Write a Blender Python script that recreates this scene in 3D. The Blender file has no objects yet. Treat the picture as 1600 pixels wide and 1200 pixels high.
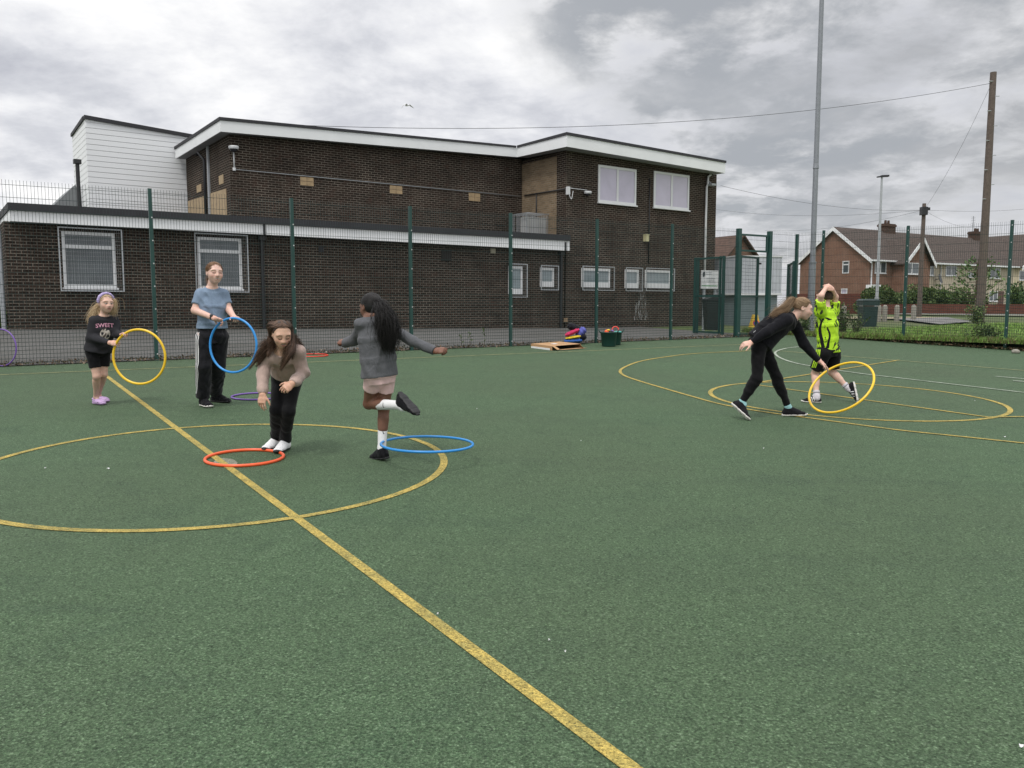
import bpy, math, random
import numpy as np
from mathutils import Vector, Matrix
from mathutils.bvhtree import BVHTree
random.seed(7); RNG = np.random.default_rng(7)
SC = bpy.context.scene
COL = SC.collection
# ---------------------------------------------------------------- camera model and ground planes
FPX = 1270.0; PITCH = math.atan((600-478)/FPX); CAMZ = 1.437
GA, GB = -0.01067, 0.0273            # the court falls a little towards the viewer and to the right
def gz(x, y): return GA*x + GB*y
def ray(px, py):
    u = (px-800)/FPX; v = (py-600)/FPX
    return np.array([u, math.cos(PITCH)-v*math.sin(PITCH), -math.sin(PITCH)-v*math.cos(PITCH)])
def W(px, py, Y):
    d = ray(px, py); d = d*(Y/d[1]); return np.array([d[0], d[1], d[2]+CAMZ])
def G(px, py):                       # pixel of the photograph measured on the court plane
    d = ray(px, py); t = -CAMZ/(d[2]-GA*d[0]-GB*d[1]); d = d*t
    return np.array([d[0], d[1], d[2]+CAMZ])
def nrm(v):
    v = np.asarray(v, float); return v/(np.linalg.norm(v)+1e-12)
A_ = lambda *v: np.array(v, float)
# ---------------------------------------------------------------- objects
ORG = {}
def tag(o, label=None, cat=None, group=None, kind=None):
    if label: o['label'] = label
    if cat: o['category'] = cat
    if group: o['group'] = group
    if kind: o['kind'] = kind
    return o
def thing(name, label, cat, loc=(0, 0, 0), mat=None, group=None):
    o = bpy.data.objects.new(name, None); COL.objects.link(o)
    o.empty_display_size = .1
    if mat is not None: o.matrix_world = mat; ORG[o.name] = None
    else: o.location = loc; ORG[o.name] = np.array(loc, float)
    return tag(o, label, cat, group)
def mk(name, verts, faces, mat, parent=None, smooth=False, cols=None, local=False, mats=None, fmat=None):
    verts = np.asarray(verts, float).reshape(-1, 3)
    org = None
    if parent is not None:
        org = ORG.get(parent.name)
        if org is not None and not local: verts = verts-org
    me = bpy.data.meshes.new(name)
    me.from_pydata(verts.tolist(), [], faces.tolist() if hasattr(faces, 'tolist') else faces)
    for m in (mats or [mat]): me.materials.append(m)
    if fmat is not None: me.polygons.foreach_set('material_index', np.asarray(fmat, np.int32))
    if smooth: me.polygons.foreach_set('use_smooth', np.ones(len(me.polygons), bool))
    if cols is not None:
        at = me.color_attributes.new('Col', 'FLOAT_COLOR', 'POINT')
        c = np.ones((len(verts), 4), np.float32); c[:, :3] = cols
        at.data.foreach_set('color', c.ravel())
    me.update()
    o = bpy.data.objects.new(name, me); COL.objects.link(o)
    if parent is not None: o.parent = parent; ORG[o.name] = org
    return o
def copy_tree(o, parent=None):
    c = o.copy(); COL.objects.link(c)
    if parent is not None: c.parent = parent
    for ch in list(o.children): copy_tree(ch, c)
    return c
class MB:                            # collects plain shapes into one mesh
    def __init__(s): s.v = []; s.f = []; s.m = []; s.cur = 0
    def add(s, v, f):
        n = len(s.v); s.v += [tuple(map(float, p)) for p in v]; s.f += [tuple(int(i)+n for i in q) for q in f]; s.m += [s.cur]*len(f); return s
    def quad(s, a, b, c, d): return s.add([a, b, c, d], [(0, 1, 2, 3)])
    def box(s, x0, x1, y0, y1, z0, z1):
        v = [(x, y, z) for z in (z0, z1) for y in (y0, y1) for x in (x0, x1)]
        return s.add(v, [(0, 2, 3, 1), (4, 5, 7, 6), (0, 1, 5, 4), (2, 6, 7, 3), (0, 4, 6, 2), (1, 3, 7, 5)])
    def hexa(s, b, t):               # bottom and top loops of equal length
        n = len(b); f = [tuple(range(n))[::-1], tuple(range(n, 2*n))]
        f += [(i, (i+1) % n, (i+1) % n+n, i+n) for i in range(n)]
        return s.add(list(b)+list(t), f)
    def bar(s, a, b, r, n=6, r2=None, up=None, caps=True):
        a = np.array(a, float); b = np.array(b, float); d = nrm(b-a)
        h = np.array(up, float) if up is not None else (A_(0, 0, 1) if abs(d[2]) < .9 else A_(1, 0, 0))
        x = nrm(np.cross(d, h)); y = np.cross(x, d); r2 = r if r2 is None else r2
        an = [2*math.pi*(i+.5)/n for i in range(n)]
        lo = [a+(x*math.cos(t)+y*math.sin(t))*r for t in an]; hi = [b+(x*math.cos(t)+y*math.sin(t))*r2 for t in an]
        f = [(i, (i+1) % n, (i+1) % n+n, i+n) for i in range(n)]
        if caps: f += [tuple(range(n))[::-1], tuple(range(n, 2*n))]
        return s.add(lo+hi, f)
    def beam(s, a, b, w, h, up=(0, 0, 1)):
        a = np.array(a, float); b = np.array(b, float); d = nrm(b-a)
        x = nrm(np.cross(d, up)); y = np.cross(x, d)
        q = [x*w/2+y*h/2, -x*w/2+y*h/2, -x*w/2-y*h/2, x*w/2-y*h/2]
        return s.hexa([a+k for k in q], [b+k for k in q])
    def tube(s, pts, r, n=8, closed=False):
        v, f = tube_arrays(np.array(pts, float), r, n, closed); return s.add(v, f)
    def lathe(s, prof, c, n=20):     # prof: (radius, z)
        c = np.array(c, float); v = []
        for r, z in prof: v += [c+A_(r*math.cos(2*math.pi*i/n), r*math.sin(2*math.pi*i/n), z) for i in range(n)]
        f = [(j*n+i, j*n+(i+1) % n, (j+1)*n+(i+1) % n, (j+1)*n+i) for j in range(len(prof)-1) for i in range(n)]
        return s.add(v, f)
    def build(s, name, mat, parent=None, **k):
        if isinstance(mat, list): k.update(mats=mat, fmat=s.m)
        return mk(name, s.v, s.f, mat if not isinstance(mat, list) else None, parent, **k)
def tube_arrays(p, r, n=6, closed=False):
    m = len(p); r = np.broadcast_to(np.asarray(r, float), (m,))
    if closed: t = np.roll(p, -1, 0)-np.roll(p, 1, 0)
    else: t = np.gradient(p, axis=0)
    t /= np.linalg.norm(t, axis=1)[:, None]+1e-12
    ref = A_(0, 0, 1) if abs(t[:, 2]).max() < .95 else (A_(1, 0, 0) if abs(t[:, 0]).max() < .95 else A_(.3, .9, .31))
    x = np.cross(t, ref); x /= np.linalg.norm(x, axis=1)[:, None]+1e-12; y = np.cross(t, x)
    an = 2*np.pi*np.arange(n)/n
    v = p[:, None]+r[:, None, None]*(x[:, None]*np.cos(an)[None, :, None]+y[:, None]*np.sin(an)[None, :, None])
    f = []
    for i in range(m if closed else m-1):
        j = (i+1) % m
        for k in range(n): f.append((i*n+k, i*n+(k+1) % n, j*n+(k+1) % n, j*n+k))
    if not closed: f += [tuple(range(n))[::-1], tuple(range((m-1)*n, m*n))]
    return v.reshape(-1, 3), f
# ---------------------------------------------------------------- materials
def new_mat(name):
    m = bpy.data.materials.new(name); m.use_nodes = True; nt = m.node_tree
    return m, nt, nt.nodes['Principled BSDF']
def N(nt, t, **k):
    n = nt.nodes.new(t)
    for a, b in k.items():
        if a in n.inputs: n.inputs[a].default_value = b
        else: setattr(n, a, b)
    return n
def L(nt, a, b): nt.links.new(a, b)
def ramp(nt, fac, stops, interp='LINEAR'):
    r = nt.nodes.new('ShaderNodeValToRGB'); r.color_ramp.interpolation = interp
    while len(r.color_ramp.elements) < len(stops): r.color_ramp.elements.new(.5)
    for e, (p, c) in zip(r.color_ramp.elements, stops):
        e.position = p; e.color = (c[0], c[1], c[2], 1) if hasattr(c, '__len__') else (c, c, c, 1)
    L(nt, fac, r.inputs[0]); return r.outputs[0]
def mixc(nt, fac, a, b, mode='MIX'):
    m = nt.nodes.new('ShaderNodeMix'); m.data_type = 'RGBA'; m.blend_type = mode
    for s, x in ((0, fac), (6, a), (7, b)):
        if hasattr(x, 'is_output'): L(nt, x, m.inputs[s])
        elif s == 0: m.inputs[0].default_value = x
        else: m.inputs[s].default_value = (x[0], x[1], x[2], 1)
    return m.outputs[2]
def noise(nt, scale, detail=4, rough=.55, vec=None, dist=0.0):
    n = N(nt, 'ShaderNodeTexNoise', Scale=scale, Detail=detail, Roughness=rough, Distortion=dist)
    if vec is None: vec = N(nt, 'ShaderNodeTexCoord').outputs['Object']
    L(nt, vec, n.inputs['Vector']); return n.outputs['Fac']
def scaled(nt, s, coord='Object'):
    m = N(nt, 'ShaderNodeMapping'); m.inputs['Scale'].default_value = s
    L(nt, N(nt, 'ShaderNodeTexCoord').outputs[coord], m.inputs['Vector']); return m.outputs[0]
def bump(nt, b, h, strength=.3, dist=.01, normal=None):
    n = N(nt, 'ShaderNodeBump', Strength=strength, Distance=dist); L(nt, h, n.inputs['Height'])
    if normal is not None: L(nt, normal, n.inputs['Normal'])
    if b is not None: L(nt, n.outputs[0], b.inputs['Normal'])
    return n.outputs[0]
def plain(name, col, rough=.6, var=.12, vs=6.0, metal=0.0, bmp=0.0, bs=40.0, spec=None, dirt=0.0):
    m, nt, b = new_mat(name); c = np.array(col)
    f = noise(nt, vs, 5)
    o = ramp(nt, f, [(.25, c*(1-var)), (.75, np.minimum(c*(1+var), 1))])
    if dirt: o = mixc(nt, ramp(nt, noise(nt, vs*.4, 6, .7), [(.45, 0), (.8, dirt)]), o, c*.45+A_(.02, .018, .012))
    L(nt, o, b.inputs['Base Color']); b.inputs['Roughness'].default_value = rough; b.inputs['Metallic'].default_value = metal
    if spec is not None: b.inputs['Specular IOR Level'].default_value = spec
    if bmp: bump(nt, b, noise(nt, bs, 4), bmp, .01)
    return m
def fabric(name, col, var=.15, rough=.9, bmp=.35, sheen=.05, scale=22.0):
    m, nt, b = new_mat(name); c = np.array(col)
    v = scaled(nt, (1, 1, .55))
    f = noise(nt, scale*.6, 4, .6, v, .8)
    L(nt, ramp(nt, f, [(.3, c*(1-var)), (.7, np.minimum(c*(1+var), 1))]), b.inputs['Base Color'])
    b.inputs['Roughness'].default_value = rough; b.inputs['Specular IOR Level'].default_value = .07
    b.inputs['Sheen Weight'].default_value = sheen; b.inputs['Sheen Roughness'].default_value = .5
    n1 = bump(nt, None, noise(nt, scale, 3, .5, v, 1.2), bmp, .03)
    bump(nt, b, noise(nt, 420, 2, .5), .15, .002, n1)
    return m
def vcol_mat(name, rough=.55, sss=0.0, spec=.4, bmp=0.0, bs=200.0):
    m, nt, b = new_mat(name)
    a = N(nt, 'ShaderNodeVertexColor'); a.layer_name = 'Col'
    f = noise(nt, 30, 4)
    L(nt, mixc(nt, 1.0, a.outputs[0], ramp(nt, f, [(.3, .88), (.7, 1.0)]), 'MULTIPLY'), b.inputs['Base Color'])
    b.inputs['Roughness'].default_value = rough; b.inputs['Specular IOR Level'].default_value = spec
    if sss:
        b.inputs['Subsurface Weight'].default_value = sss; b.inputs['Subsurface Radius'].default_value = (1, .35, .2)
        b.inputs['Subsurface Scale'].default_value = .008
    if bmp: bump(nt, b, noise(nt, bs, 3), bmp, .004)
    return m
# ---------------------------------------------------------------- signed distance shapes, meshed by surface nets
class Sdf:
    def __init__(s, h=.005, fine=None): s.sm = 2; s.p = []; s.h = h; s.fine = fine; s.cuts = []; s.fold = None
    def cone(s, a, b, ra, rb, k=.02, flat0=False, flat1=False, sub=False):
        s.p.append(('c', np.array(a, float), np.array(b, float), ra, rb, k, flat0, flat1, sub)); return s
    def chain(s, pts, rs, k=.02):
        for i in range(len(pts)-1): s.cone(pts[i], pts[i+1], rs[i], rs[i+1], k)
        return s
    def ell(s, c, r, axes=None, k=.02, sub=False):
        s.p.append(('e', np.array(c, float), np.array(r, float), np.eye(3) if axes is None else np.array(axes, float), k, sub)); return s
    def loft(s, secs, k=.02, flat=(True, True)):
        s.p.append(('l', [(np.array(c, float), nrm(l), w, d) for c, l, w, d in secs], k, flat)); return s
    def cut(s, pt, n): s.cuts.append((np.array(pt, float), nrm(n))); return s     # removes the side n points to
    def _bb(s, q):
        if q[0] == 'c':
            r = max(q[3], q[4]); return np.minimum(q[1], q[2])-r, np.maximum(q[1], q[2])+r
        if q[0] == 'e': r = np.sqrt(((q[3]*q[2][:, None])**2).sum(0)); return q[1]-r, q[1]+r
        c = np.array([x[0] for x in q[1]]); r = max(max(x[2], x[3]) for x in q[1]); return c.min(0)-r, c.max(0)+r
    def _ev(s, q, P):
        if q[0] == 'c':
            _, a, b, ra, rb, k, f0, f1, _s = q; ab = b-a; Ln = np.linalg.norm(ab)+1e-9
            t = (P-a)@ab/Ln**2; tc = np.clip(t, 0, 1)
            w = P-a-tc[..., None]*ab; r = ra+(rb-ra)*tc
            d = np.sqrt((w*w).sum(-1))-r
            if f0 or f1:
                w2 = P-a-t[..., None]*ab; d2 = np.sqrt((w2*w2).sum(-1))-r
                if f1: d = np.where(t > 1, np.maximum(d2, (t-1)*Ln), d); d = np.where(t <= 1, np.maximum(d, (t-1)*Ln), d)
                if f0: d = np.where(t < 0, np.maximum(d2, -t*Ln), d); d = np.where(t >= 0, np.maximum(d, -t*Ln), d)
            return d
        if q[0] == 'e':
            x = (P-q[1])@q[3].T; k0 = np.sqrt(((x/q[2])**2).sum(-1)); k1 = np.sqrt(((x/q[2]**2)**2).sum(-1))+1e-9
            return k0*(k0-1)/k1
        secs = q[1]; out = None; n = len(secs)-1
        for i in range(n):
            a, la, wa, da = secs[i]; b, lb, wb, db = secs[i+1]; ab = b-a; Ln = np.linalg.norm(ab)+1e-9; ax = ab/Ln
            t = (P-a)@ab/Ln**2; tc = np.clip(t, 0, 1); ts = tc*tc*(3-2*tc)*.5+tc*.5
            lat = la+(lb-la)*.5; lat = nrm(lat-ax*(lat@ax)); dp = np.cross(ax, lat)
            w = P-a-tc[..., None]*ab; x = w@lat; y = w@dp; z = (t-tc)*Ln
            ww = wa+(wb-wa)*ts; dd = da+(db-da)*ts
            e = np.sqrt((x/ww)**2+(y/dd)**2)+1e-6; r = np.sqrt(x*x+y*y)
            rad = np.where(e > .08, r-r/e, -np.minimum(ww, dd))
            endf = (i == 0 and q[3][0], i == n-1 and q[3][1])
            d = np.maximum(rad, np.abs(z)-.014)
            if q[3] == (False, False) and (i == 0 or i == n-1): d = np.where(np.abs(z) > 0, np.maximum(rad, np.abs(z)-.012), rad)
            if endf[0]: d = np.maximum(d, -t*Ln)
            if endf[1]: d = np.maximum(d, (t-1)*Ln)
            out = d if out is None else smin(out, d, .02)
        return out
    def grid(s):
        bb = [s._bb(q) for q in s.p if not (q[0] in 'ce' and q[-1])]
        lo = np.min([b[0] for b in bb], 0)-4*s.h; hi = np.max([b[1] for b in bb], 0)+4*s.h
        ax = []
        for i in range(3):
            if s.fine is None: ax.append(np.arange(lo[i], hi[i], s.h)); continue
            c, R, hf = s.fine; x = lo[i]; o = []
            while x < hi[i]:
                o.append(x); x += hf if abs(x-c[i]) < R else s.h
            ax.append(np.array(o))
        return ax
    def mesh(s):
        ax = s.grid(); F = np.full([len(a) for a in ax], 1.0, np.float32)
        for q in s.p:
            b = s._bb(q); k = q[5] if q[0] == 'c' else q[4] if q[0] == 'e' else q[2]; pad = k+3*s.h
            i0 = [max(0, np.searchsorted(ax[i], b[0][i]-pad)-1) for i in range(3)]; i1 = [np.searchsorted(ax[i], b[1][i]+pad)+1 for i in range(3)]
            sl = tuple(slice(a, c) for a, c in zip(i0, i1))
            g = np.stack(np.meshgrid(*[ax[i][sl[i]] for i in range(3)], indexing='ij'), -1)
            if g.size == 0: continue
            d = s._ev(q, g)
            if q[0] in 'ce' and q[-1]: F[sl] = -smin(-F[sl], d, k)
            else: F[sl] = smin(F[sl], d, k)
        if s.cuts or s.fold:
            g = np.stack(np.meshgrid(*ax, indexing='ij'), -1)
            if s.fold:
                m = np.abs(F) < .05; F[m] += s.fold(g[m])
            for p, n in s.cuts: F = np.maximum(F, (g-p)@n)
        return surface_nets(F, ax, s.sm)
def smin(a, b, k):
    h = np.maximum(k-np.abs(a-b), 0)/k; return np.minimum(a, b)-h*h*k*.25
def surface_nets(F, ax, sm=2):
    ins = F < 0; n = np.array(F.shape)
    c = [ins[i:n[0]-1+i, j:n[1]-1+j, k:n[2]-1+k] for i in (0, 1) for j in (0, 1) for k in (0, 1)]
    cnt = sum(x.astype(np.int8) for x in c); act = (cnt > 0) & (cnt < 8)
    I = np.argwhere(act); vid = np.full(act.shape, -1, np.int32); vid[act] = np.arange(len(I))
    off = [(i, j, k) for i in (0, 1) for j in (0, 1) for k in (0, 1)]
    val = np.stack([F[I[:, 0]+o[0], I[:, 1]+o[1], I[:, 2]+o[2]] for o in off], 1)
    S = np.zeros((len(I), 3)); C = np.zeros(len(I))
    for a in range(8):
        for b in range(a+1, 8):
            if sum(abs(off[a][q]-off[b][q]) for q in range(3)) != 1: continue
            va, vb = val[:, a], val[:, b]; m = (va < 0) != (vb < 0)
            t = np.where(m, va/(va-vb+1e-12), 0)[:, None]
            p = np.array(off[a])+(np.array(off[b])-np.array(off[a]))*t
            S += np.where(m[:, None], p, 0); C += m
    V = I+S/C[:, None]
    V = np.stack([np.interp(V[:, i], np.arange(len(ax[i])), ax[i]) for i in range(3)], 1)
    Q = []
    for d in range(3):
        u, v = (d+1) % 3, (d+2) % 3
        sa = [slice(None)]*3; sb = [slice(None)]*3; sa[d] = slice(0, -1); sb[d] = slice(1, None)
        A, Bq = ins[tuple(sa)], ins[tuple(sb)]
        E = np.argwhere(A != Bq); E = E[(E[:, u] > 0) & (E[:, v] > 0) & (E[:, u] < n[u]-1) & (E[:, v] < n[v]-1)]
        if not len(E): continue
        flip = A[E[:, 0], E[:, 1], E[:, 2]]
        def at(du, dv):
            X = E.copy(); X[:, u] += du; X[:, v] += dv; return vid[X[:, 0], X[:, 1], X[:, 2]]
        q = np.stack([at(-1, -1), at(0, -1), at(0, 0), at(-1, 0)], 1)
        q[~flip] = q[~flip][:, ::-1]; Q.append(q)
    Q = np.concatenate(Q); Q = Q[(Q >= 0).all(1)]
    # one pass of smoothing keeps the skin even
    for it in range(sm):
        acc = np.zeros_like(V); w = np.zeros(len(V))
        for i in range(4):
            np.add.at(acc, Q[:, i], V[Q[:, (i+1) % 4]]+V[Q[:, i-1]]); np.add.at(w, Q[:, i], 2)
        V = V*.6+.4*acc/np.maximum(w, 1)[:, None]
    return V, Q
def folds(amp, freq, d, seed=0):
    d = nrm(d); r = np.random.default_rng(seed); a = r.normal(size=(5, 3)); ph = r.uniform(0, 6, 6)
    def f(P):
        w = sum(np.sin(P@(a[i]*9)+ph[i]) for i in range(3))
        m = np.clip(.5+.6*np.sin(P@(a[3]*7)+ph[3])*np.sin(P@(a[4]*9)+ph[4]), 0, 1)
        return (amp*m*(np.sin(freq*(P@d)+1.7*w+ph[5])+.5*np.sin(1.9*freq*(P@nrm(d+.5*a[0]))+w))).astype(np.float32)
    return f
# ================================================================ people
def frame(f, u):
    f = nrm(f); u = nrm(np.asarray(u, float)-f*(f@np.asarray(u, float))); return np.array([np.cross(f, u), f, u])   # right, forward, up
def hand_sdf(B, wr, d, n, side, s, curl=.5, spread=.06, k=.006, thumb=.5, curls=None):
    d = nrm(d); n = nrm(np.asarray(n, float)-d*(d@np.asarray(n, float))); t = np.cross(d, n)*side
    B.loft([(wr-d*.012*s, t, .026*s, .021*s), (wr+d*.03*s, t, .034*s, .017*s), (wr+d*.068*s, t, .041*s, .0145*s), (wr+d*.088*s, t, .036*s, .0125*s)], k=.015)
    for i in range(4):
        ln = (.070, .079, .073, .056)[i]*s; c = (curls[i] if curls else curl)
        p = wr+(d*(.084, .09, .087, .079)[i]+t*(.032-.0205*i))*s; q = nrm(d+t*spread*(1.5-i)); r = (.0088, .0092, .0088, .0078)[i]*s
        ax = np.cross(q, n)
        for j, fr in enumerate((.45, .31, .27)):
            a = c*(1.0, 1.15, .7)[j]; q = nrm(q*math.cos(a)+np.cross(ax, q)*math.sin(a)) if a else q
            e = p+q*ln*fr; B.cone(p, e, r*(1-.1*j), r*(.9-.1*j), k if j == 0 else .003); p = e
    p = wr+(d*.022+t*.024+n*.004)*s; q = nrm(d*.62+t*.72+n*.3*thumb)
    for j, ln in enumerate((.043, .032, .027)):
        e = p+q*ln*s; B.cone(p, e, (.0135, .0105, .0095)[j]*s, (.011, .0098, .0075)[j]*s, .012 if j == 0 else .004); p = e
        q = nrm(q+d*.25+n*.35*thumb-t*.25)
def head_sdf(B, c, R, H, neck, S, smile=0):
    r, f, u = R
    P = lambda x, y, z: c+(r*x+f*y+u*z)*H
    B.ell(P(0, -.06, .13), A_(.355, .43, .36)*H, R, .02)
    B.ell(P(0, .10, -.13), A_(.300, .30, .30)*H, R, .04)
    B.ell(P(0, .20, -.33), A_(.175, .16, .13)*H, R, .04)
    B.ell(P(0, .285, -.425), A_(.075, .07, .06)*H, R, .03)
    for sx in (-1, 1):
        B.ell(P(.155*sx, .26, -.12), A_(.12, .11, .11)*H, R, .03)
        B.ell(P(.15*sx, .335, .115), A_(.10, .045, .03)*H, R, .03)
        B.ell(P(.145*sx, .425, .005), A_(.085, .06, .05)*H, R, .02, sub=True)
        B.ell(P(.145*sx, .335, .0), A_(.075, .07, .06)*H, R, .008)
        B.ell(P(.345*sx, -.05, -.03), A_(.038, .080, .125)*H, R, .012)
        B.ell(P(.372*sx, -.03, -.02), A_(.018, .04, .065)*H, R, .01, sub=True)
    B.cone(P(0, .375, .06), P(0, .475, -.12), .035*H, .055*H, .02)
    for sx in (-1, 1): B.ell(P(.055*sx, .425, -.14), A_(.045, .05, .035)*H, R, .015)
    B.ell(P(0, .385, -.235), A_(.115, .05, .035)*H, R, .02)
    B.ell(P(0, .375, -.295), A_(.10, .05, .038)*H, R, .02)
    if smile:
        B.ell(P(0, .42, -.265), A_(.095, .05, .020)*H, R, .008, sub=True)
    B.cone(neck, P(0, -.09, -.22), .056*S, .05*S, .03)
def head_cols(V, C, c, R, H, skin, lip, brow, iris, smile, closed=0):
    l = (V-c)@R.T/H; x, y, z = l.T; ax = np.abs(x); front = y > .22
    ch = np.exp(-(((ax-.19)/.10)**2+((z+.13)/.10)**2))*front*.40
    C[:] = C*(1-ch[:, None])+np.array(skin)*A_(1.10, .80, .78)*ch[:, None]
    nose = np.exp(-((x/.07)**2+((z+.11)/.07)**2))*(y > .40)*.18
    C[:] = C*(1-nose[:, None])+np.array(skin)*A_(1.08, .75, .72)*nose[:, None]
    dz = (-.01 if not smile else .03)*(ax/.1)**2; tp = np.clip(1-(ax/.118)**2, 0, 1); q = z-dz
    m = front & (q > -.268-.048*tp) & (q < -.268+.038*tp) & (ax < .115); C[m] = lip
    m = front & (np.abs(q+.266) < .008) & (ax < .10); C[m] = np.array(lip)*.4
    if smile: m = front & (ax < .092) & (q > -.286) & (q < -.246); C[m] = (.74, .70, .66)
    if closed:
        e = ((ax-.145)/.075)**2; m = front & (e < 1) & (np.abs(z+.012-.022*(1-e)*(-1 if closed == 1 else 1)) < .017); C[m] = np.array(brow)*.4
        g = np.exp(-((ax-.145)/.08)**2-((z-.02)/.04)**2)*front*.25; C[:] = C*(1-g[:, None])+np.array(skin)*A_(.8, .6, .6)*g[:, None]
    else:
        e = ((ax-.145)/.080)**2+((z-.008)/.034)**2; m = front & (e < 1); C[m] = np.array(brow)*.6
        e = ((ax-.145)/.066)**2+((z-.0)/.020)**2; m = front & (e < 1); C[m] = (.56, .52, .50)
        e = ((ax-.145)/.028)**2+((z-.002)/.026)**2; m = front & (e < 1); C[m] = iris
    bz = .105+.025*(1-((ax-.15)/.1)**2)
    m = front & (ax > .065) & (ax < .235) & (np.abs(z-bz) < .014); C[m] = C[m]*.3+np.array(brow)*.7
def strands(paths, r0, r1, cols, n=4):
    V, F, K = [], [], []; o = 0
    for p, c in zip(paths, cols):
        m = len(p); rad = np.interp(np.linspace(0, 1, m), [0, .12, .75, 1], [r0*.7, r0, r0*.8, r1])
        v, f = tube_arrays(np.array(p), rad, n); V.append(v); F += [tuple(i+o for i in q) for q in f]; K.append(np.tile(c, (len(v), 1))); o += len(v)
    return np.concatenate(V), F, np.concatenate(K)
def hair_col(base, tip, n, rng):
    b = np.array(base); t = np.array(tip); a = rng.random((n, 1))**1.5
    return (b+(t-b)*a)*(1+rng.normal(0, .12, (n, 1)))
def bez(pts, m=14):
    p = np.array(pts, float); n = len(p); t = np.linspace(0, n-1, m)
    q = np.concatenate([[2*p[0]-p[1]], p, [2*p[-1]-p[-2]]]); out = []
    for x in t:
        i = min(int(x), n-2); s = x-i; a, b, c, d = q[i:i+4]
        out.append(.5*((2*b)+(-a+c)*s+(2*a-5*b+4*c-d)*s*s+(-a+3*b-3*c+d)*s**3))
    return np.array(out)
def cap_point(c, R, H, th, ph, off=.02):     # th round the head from the face (0) over the side, ph from the crown down
    r, f, u = R
    d = A_(math.sin(ph)*math.sin(th), math.sin(ph)*math.cos(th), math.cos(ph))
    q = A_(.355+off, .43+off, .36+off)*d
    return c+(r*q[0]+f*(q[1]-.06)+u*(q[2]+.13))*H
def hair_cap(c, R, H, cutf=.13, low=-.16, h=.004, thick=.02):
    r, f, u = R; B = Sdf(h)
    B.ell(c+(f*-.06+u*.13)*H, A_(.355+thick, .43+thick, .36+thick)*H, R, .01)
    B.ell(c+(f*-.16-u*.06)*H, A_(.30+thick, .30, .30)*H, R, .02)
    n = nrm(f*.86-u*.50); B.cut(c+(f*cutf+u*.22)*H, n)
    B.cut(c+u*low*H, nrm(-u-f*.15)); B.cut(c+(f*.10)*H, nrm(f-u*.25))
    return B.mesh()
# ---- shoes
def shoe(parent, heel, f, u, Ln, mat_up, mat_sole, ankle=None, clog=False, thick=.022, cols=None, name='shoe', wide=1.0):
    R = frame(f, u); r, f, u = R; s = Ln/.26; w = s*wide
    P = lambda y, z, x=0: heel+(f*y+u*z+r*x)*s
    B = Sdf(.004)
    B.loft([(P(.004, .03), r, .026*w, .028*s), (P(.05, .038), r, .036*w, .036*s), (P(.11, .038), r, .037*w, .036*s), (P(.17, .030), r, .044*w, .027*s), (P(.225, .025), r, .040*w, .022*s), (P(.252, .022), r, .024*w, .014*s)], k=.02, flat=(False, False))
    B.ell(P(.045, .052), A_(.036*w, .045*s, .045*s), R, .02)
    if clog:
        B.ell(P(.17, .036), A_(.056*w, .085*s, .042*s), R, .02); B.ell(P(.05, .075), A_(.030*w, .032*s, .05*s), R, .01, sub=True)
    else:
        B.cone(P(.05, .06), P(.052, .10), .038*s, .036*s, .03, flat1=True)
        B.cone(P(.075, .085), P(.16, .045), .030*s, .030*s, .03)
    B.cut(P(0, .016), -u)
    V, F = B.mesh(); K = None
    o = mk(name, V, F, mat_up, parent, smooth=True)
    B = Sdf(.004)
    B.loft([(P(.0, thick*.5), r, .028*w, thick*.55*s), (P(.05, thick*.5), r, .038*w, thick*.5*s), (P(.12, thick*.5), r, .038*w, thick*.45*s), (P(.18, thick*.5), r, .047*w, thick*.5*s), (P(.235, thick*.6), r, .040*w, thick*.5*s), (P(.262, thick*.8), r, .022*w, thick*.4*s)], k=.01, flat=(False, False))
    V, F = B.mesh(); mk('sole', V, F, mat_sole, o, smooth=True)
    return o
# ---- ribbons laid on a garment (stripes, logos): walks along points, snapping to the surface below
def bvh_of(o):
    me = o.data; org = ORG.get(o.name); org = np.zeros(3) if org is None else org
    return BVHTree.FromPolygons([tuple(np.array(v.co)+org) for v in me.vertices], [tuple(p.vertices) for p in me.polygons])
def ribbon(name, bvh, pts, side, w, mat, parent, off=.003, m=24, away=None):
    P = bez(pts, m); V = []; F = []
    for i, p in enumerate(P):
        wi = w[0]+(w[1]-w[0])*i/(m-1) if hasattr(w, '__len__') else w
        for sg in (-.5, 0, .5):
            q = p+np.array(side)*wi*sg
            if away is not None:
                hit = bvh.ray_cast(Vector(q+np.array(away)*.5), Vector(-np.array(away)))
                if hit[0] is None: hit = bvh.find_nearest(Vector(q))
            else: hit = bvh.find_nearest(Vector(q))
            V.append(np.array(hit[0])+np.array(hit[1])*off)
    n = len(P)
    for i in range(n-1):
        for k in (0, 1): a = i*3+k; F.append((a, a+1, a+4, a+3))
    return mk(name, V, F, mat, parent, smooth=True)
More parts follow.
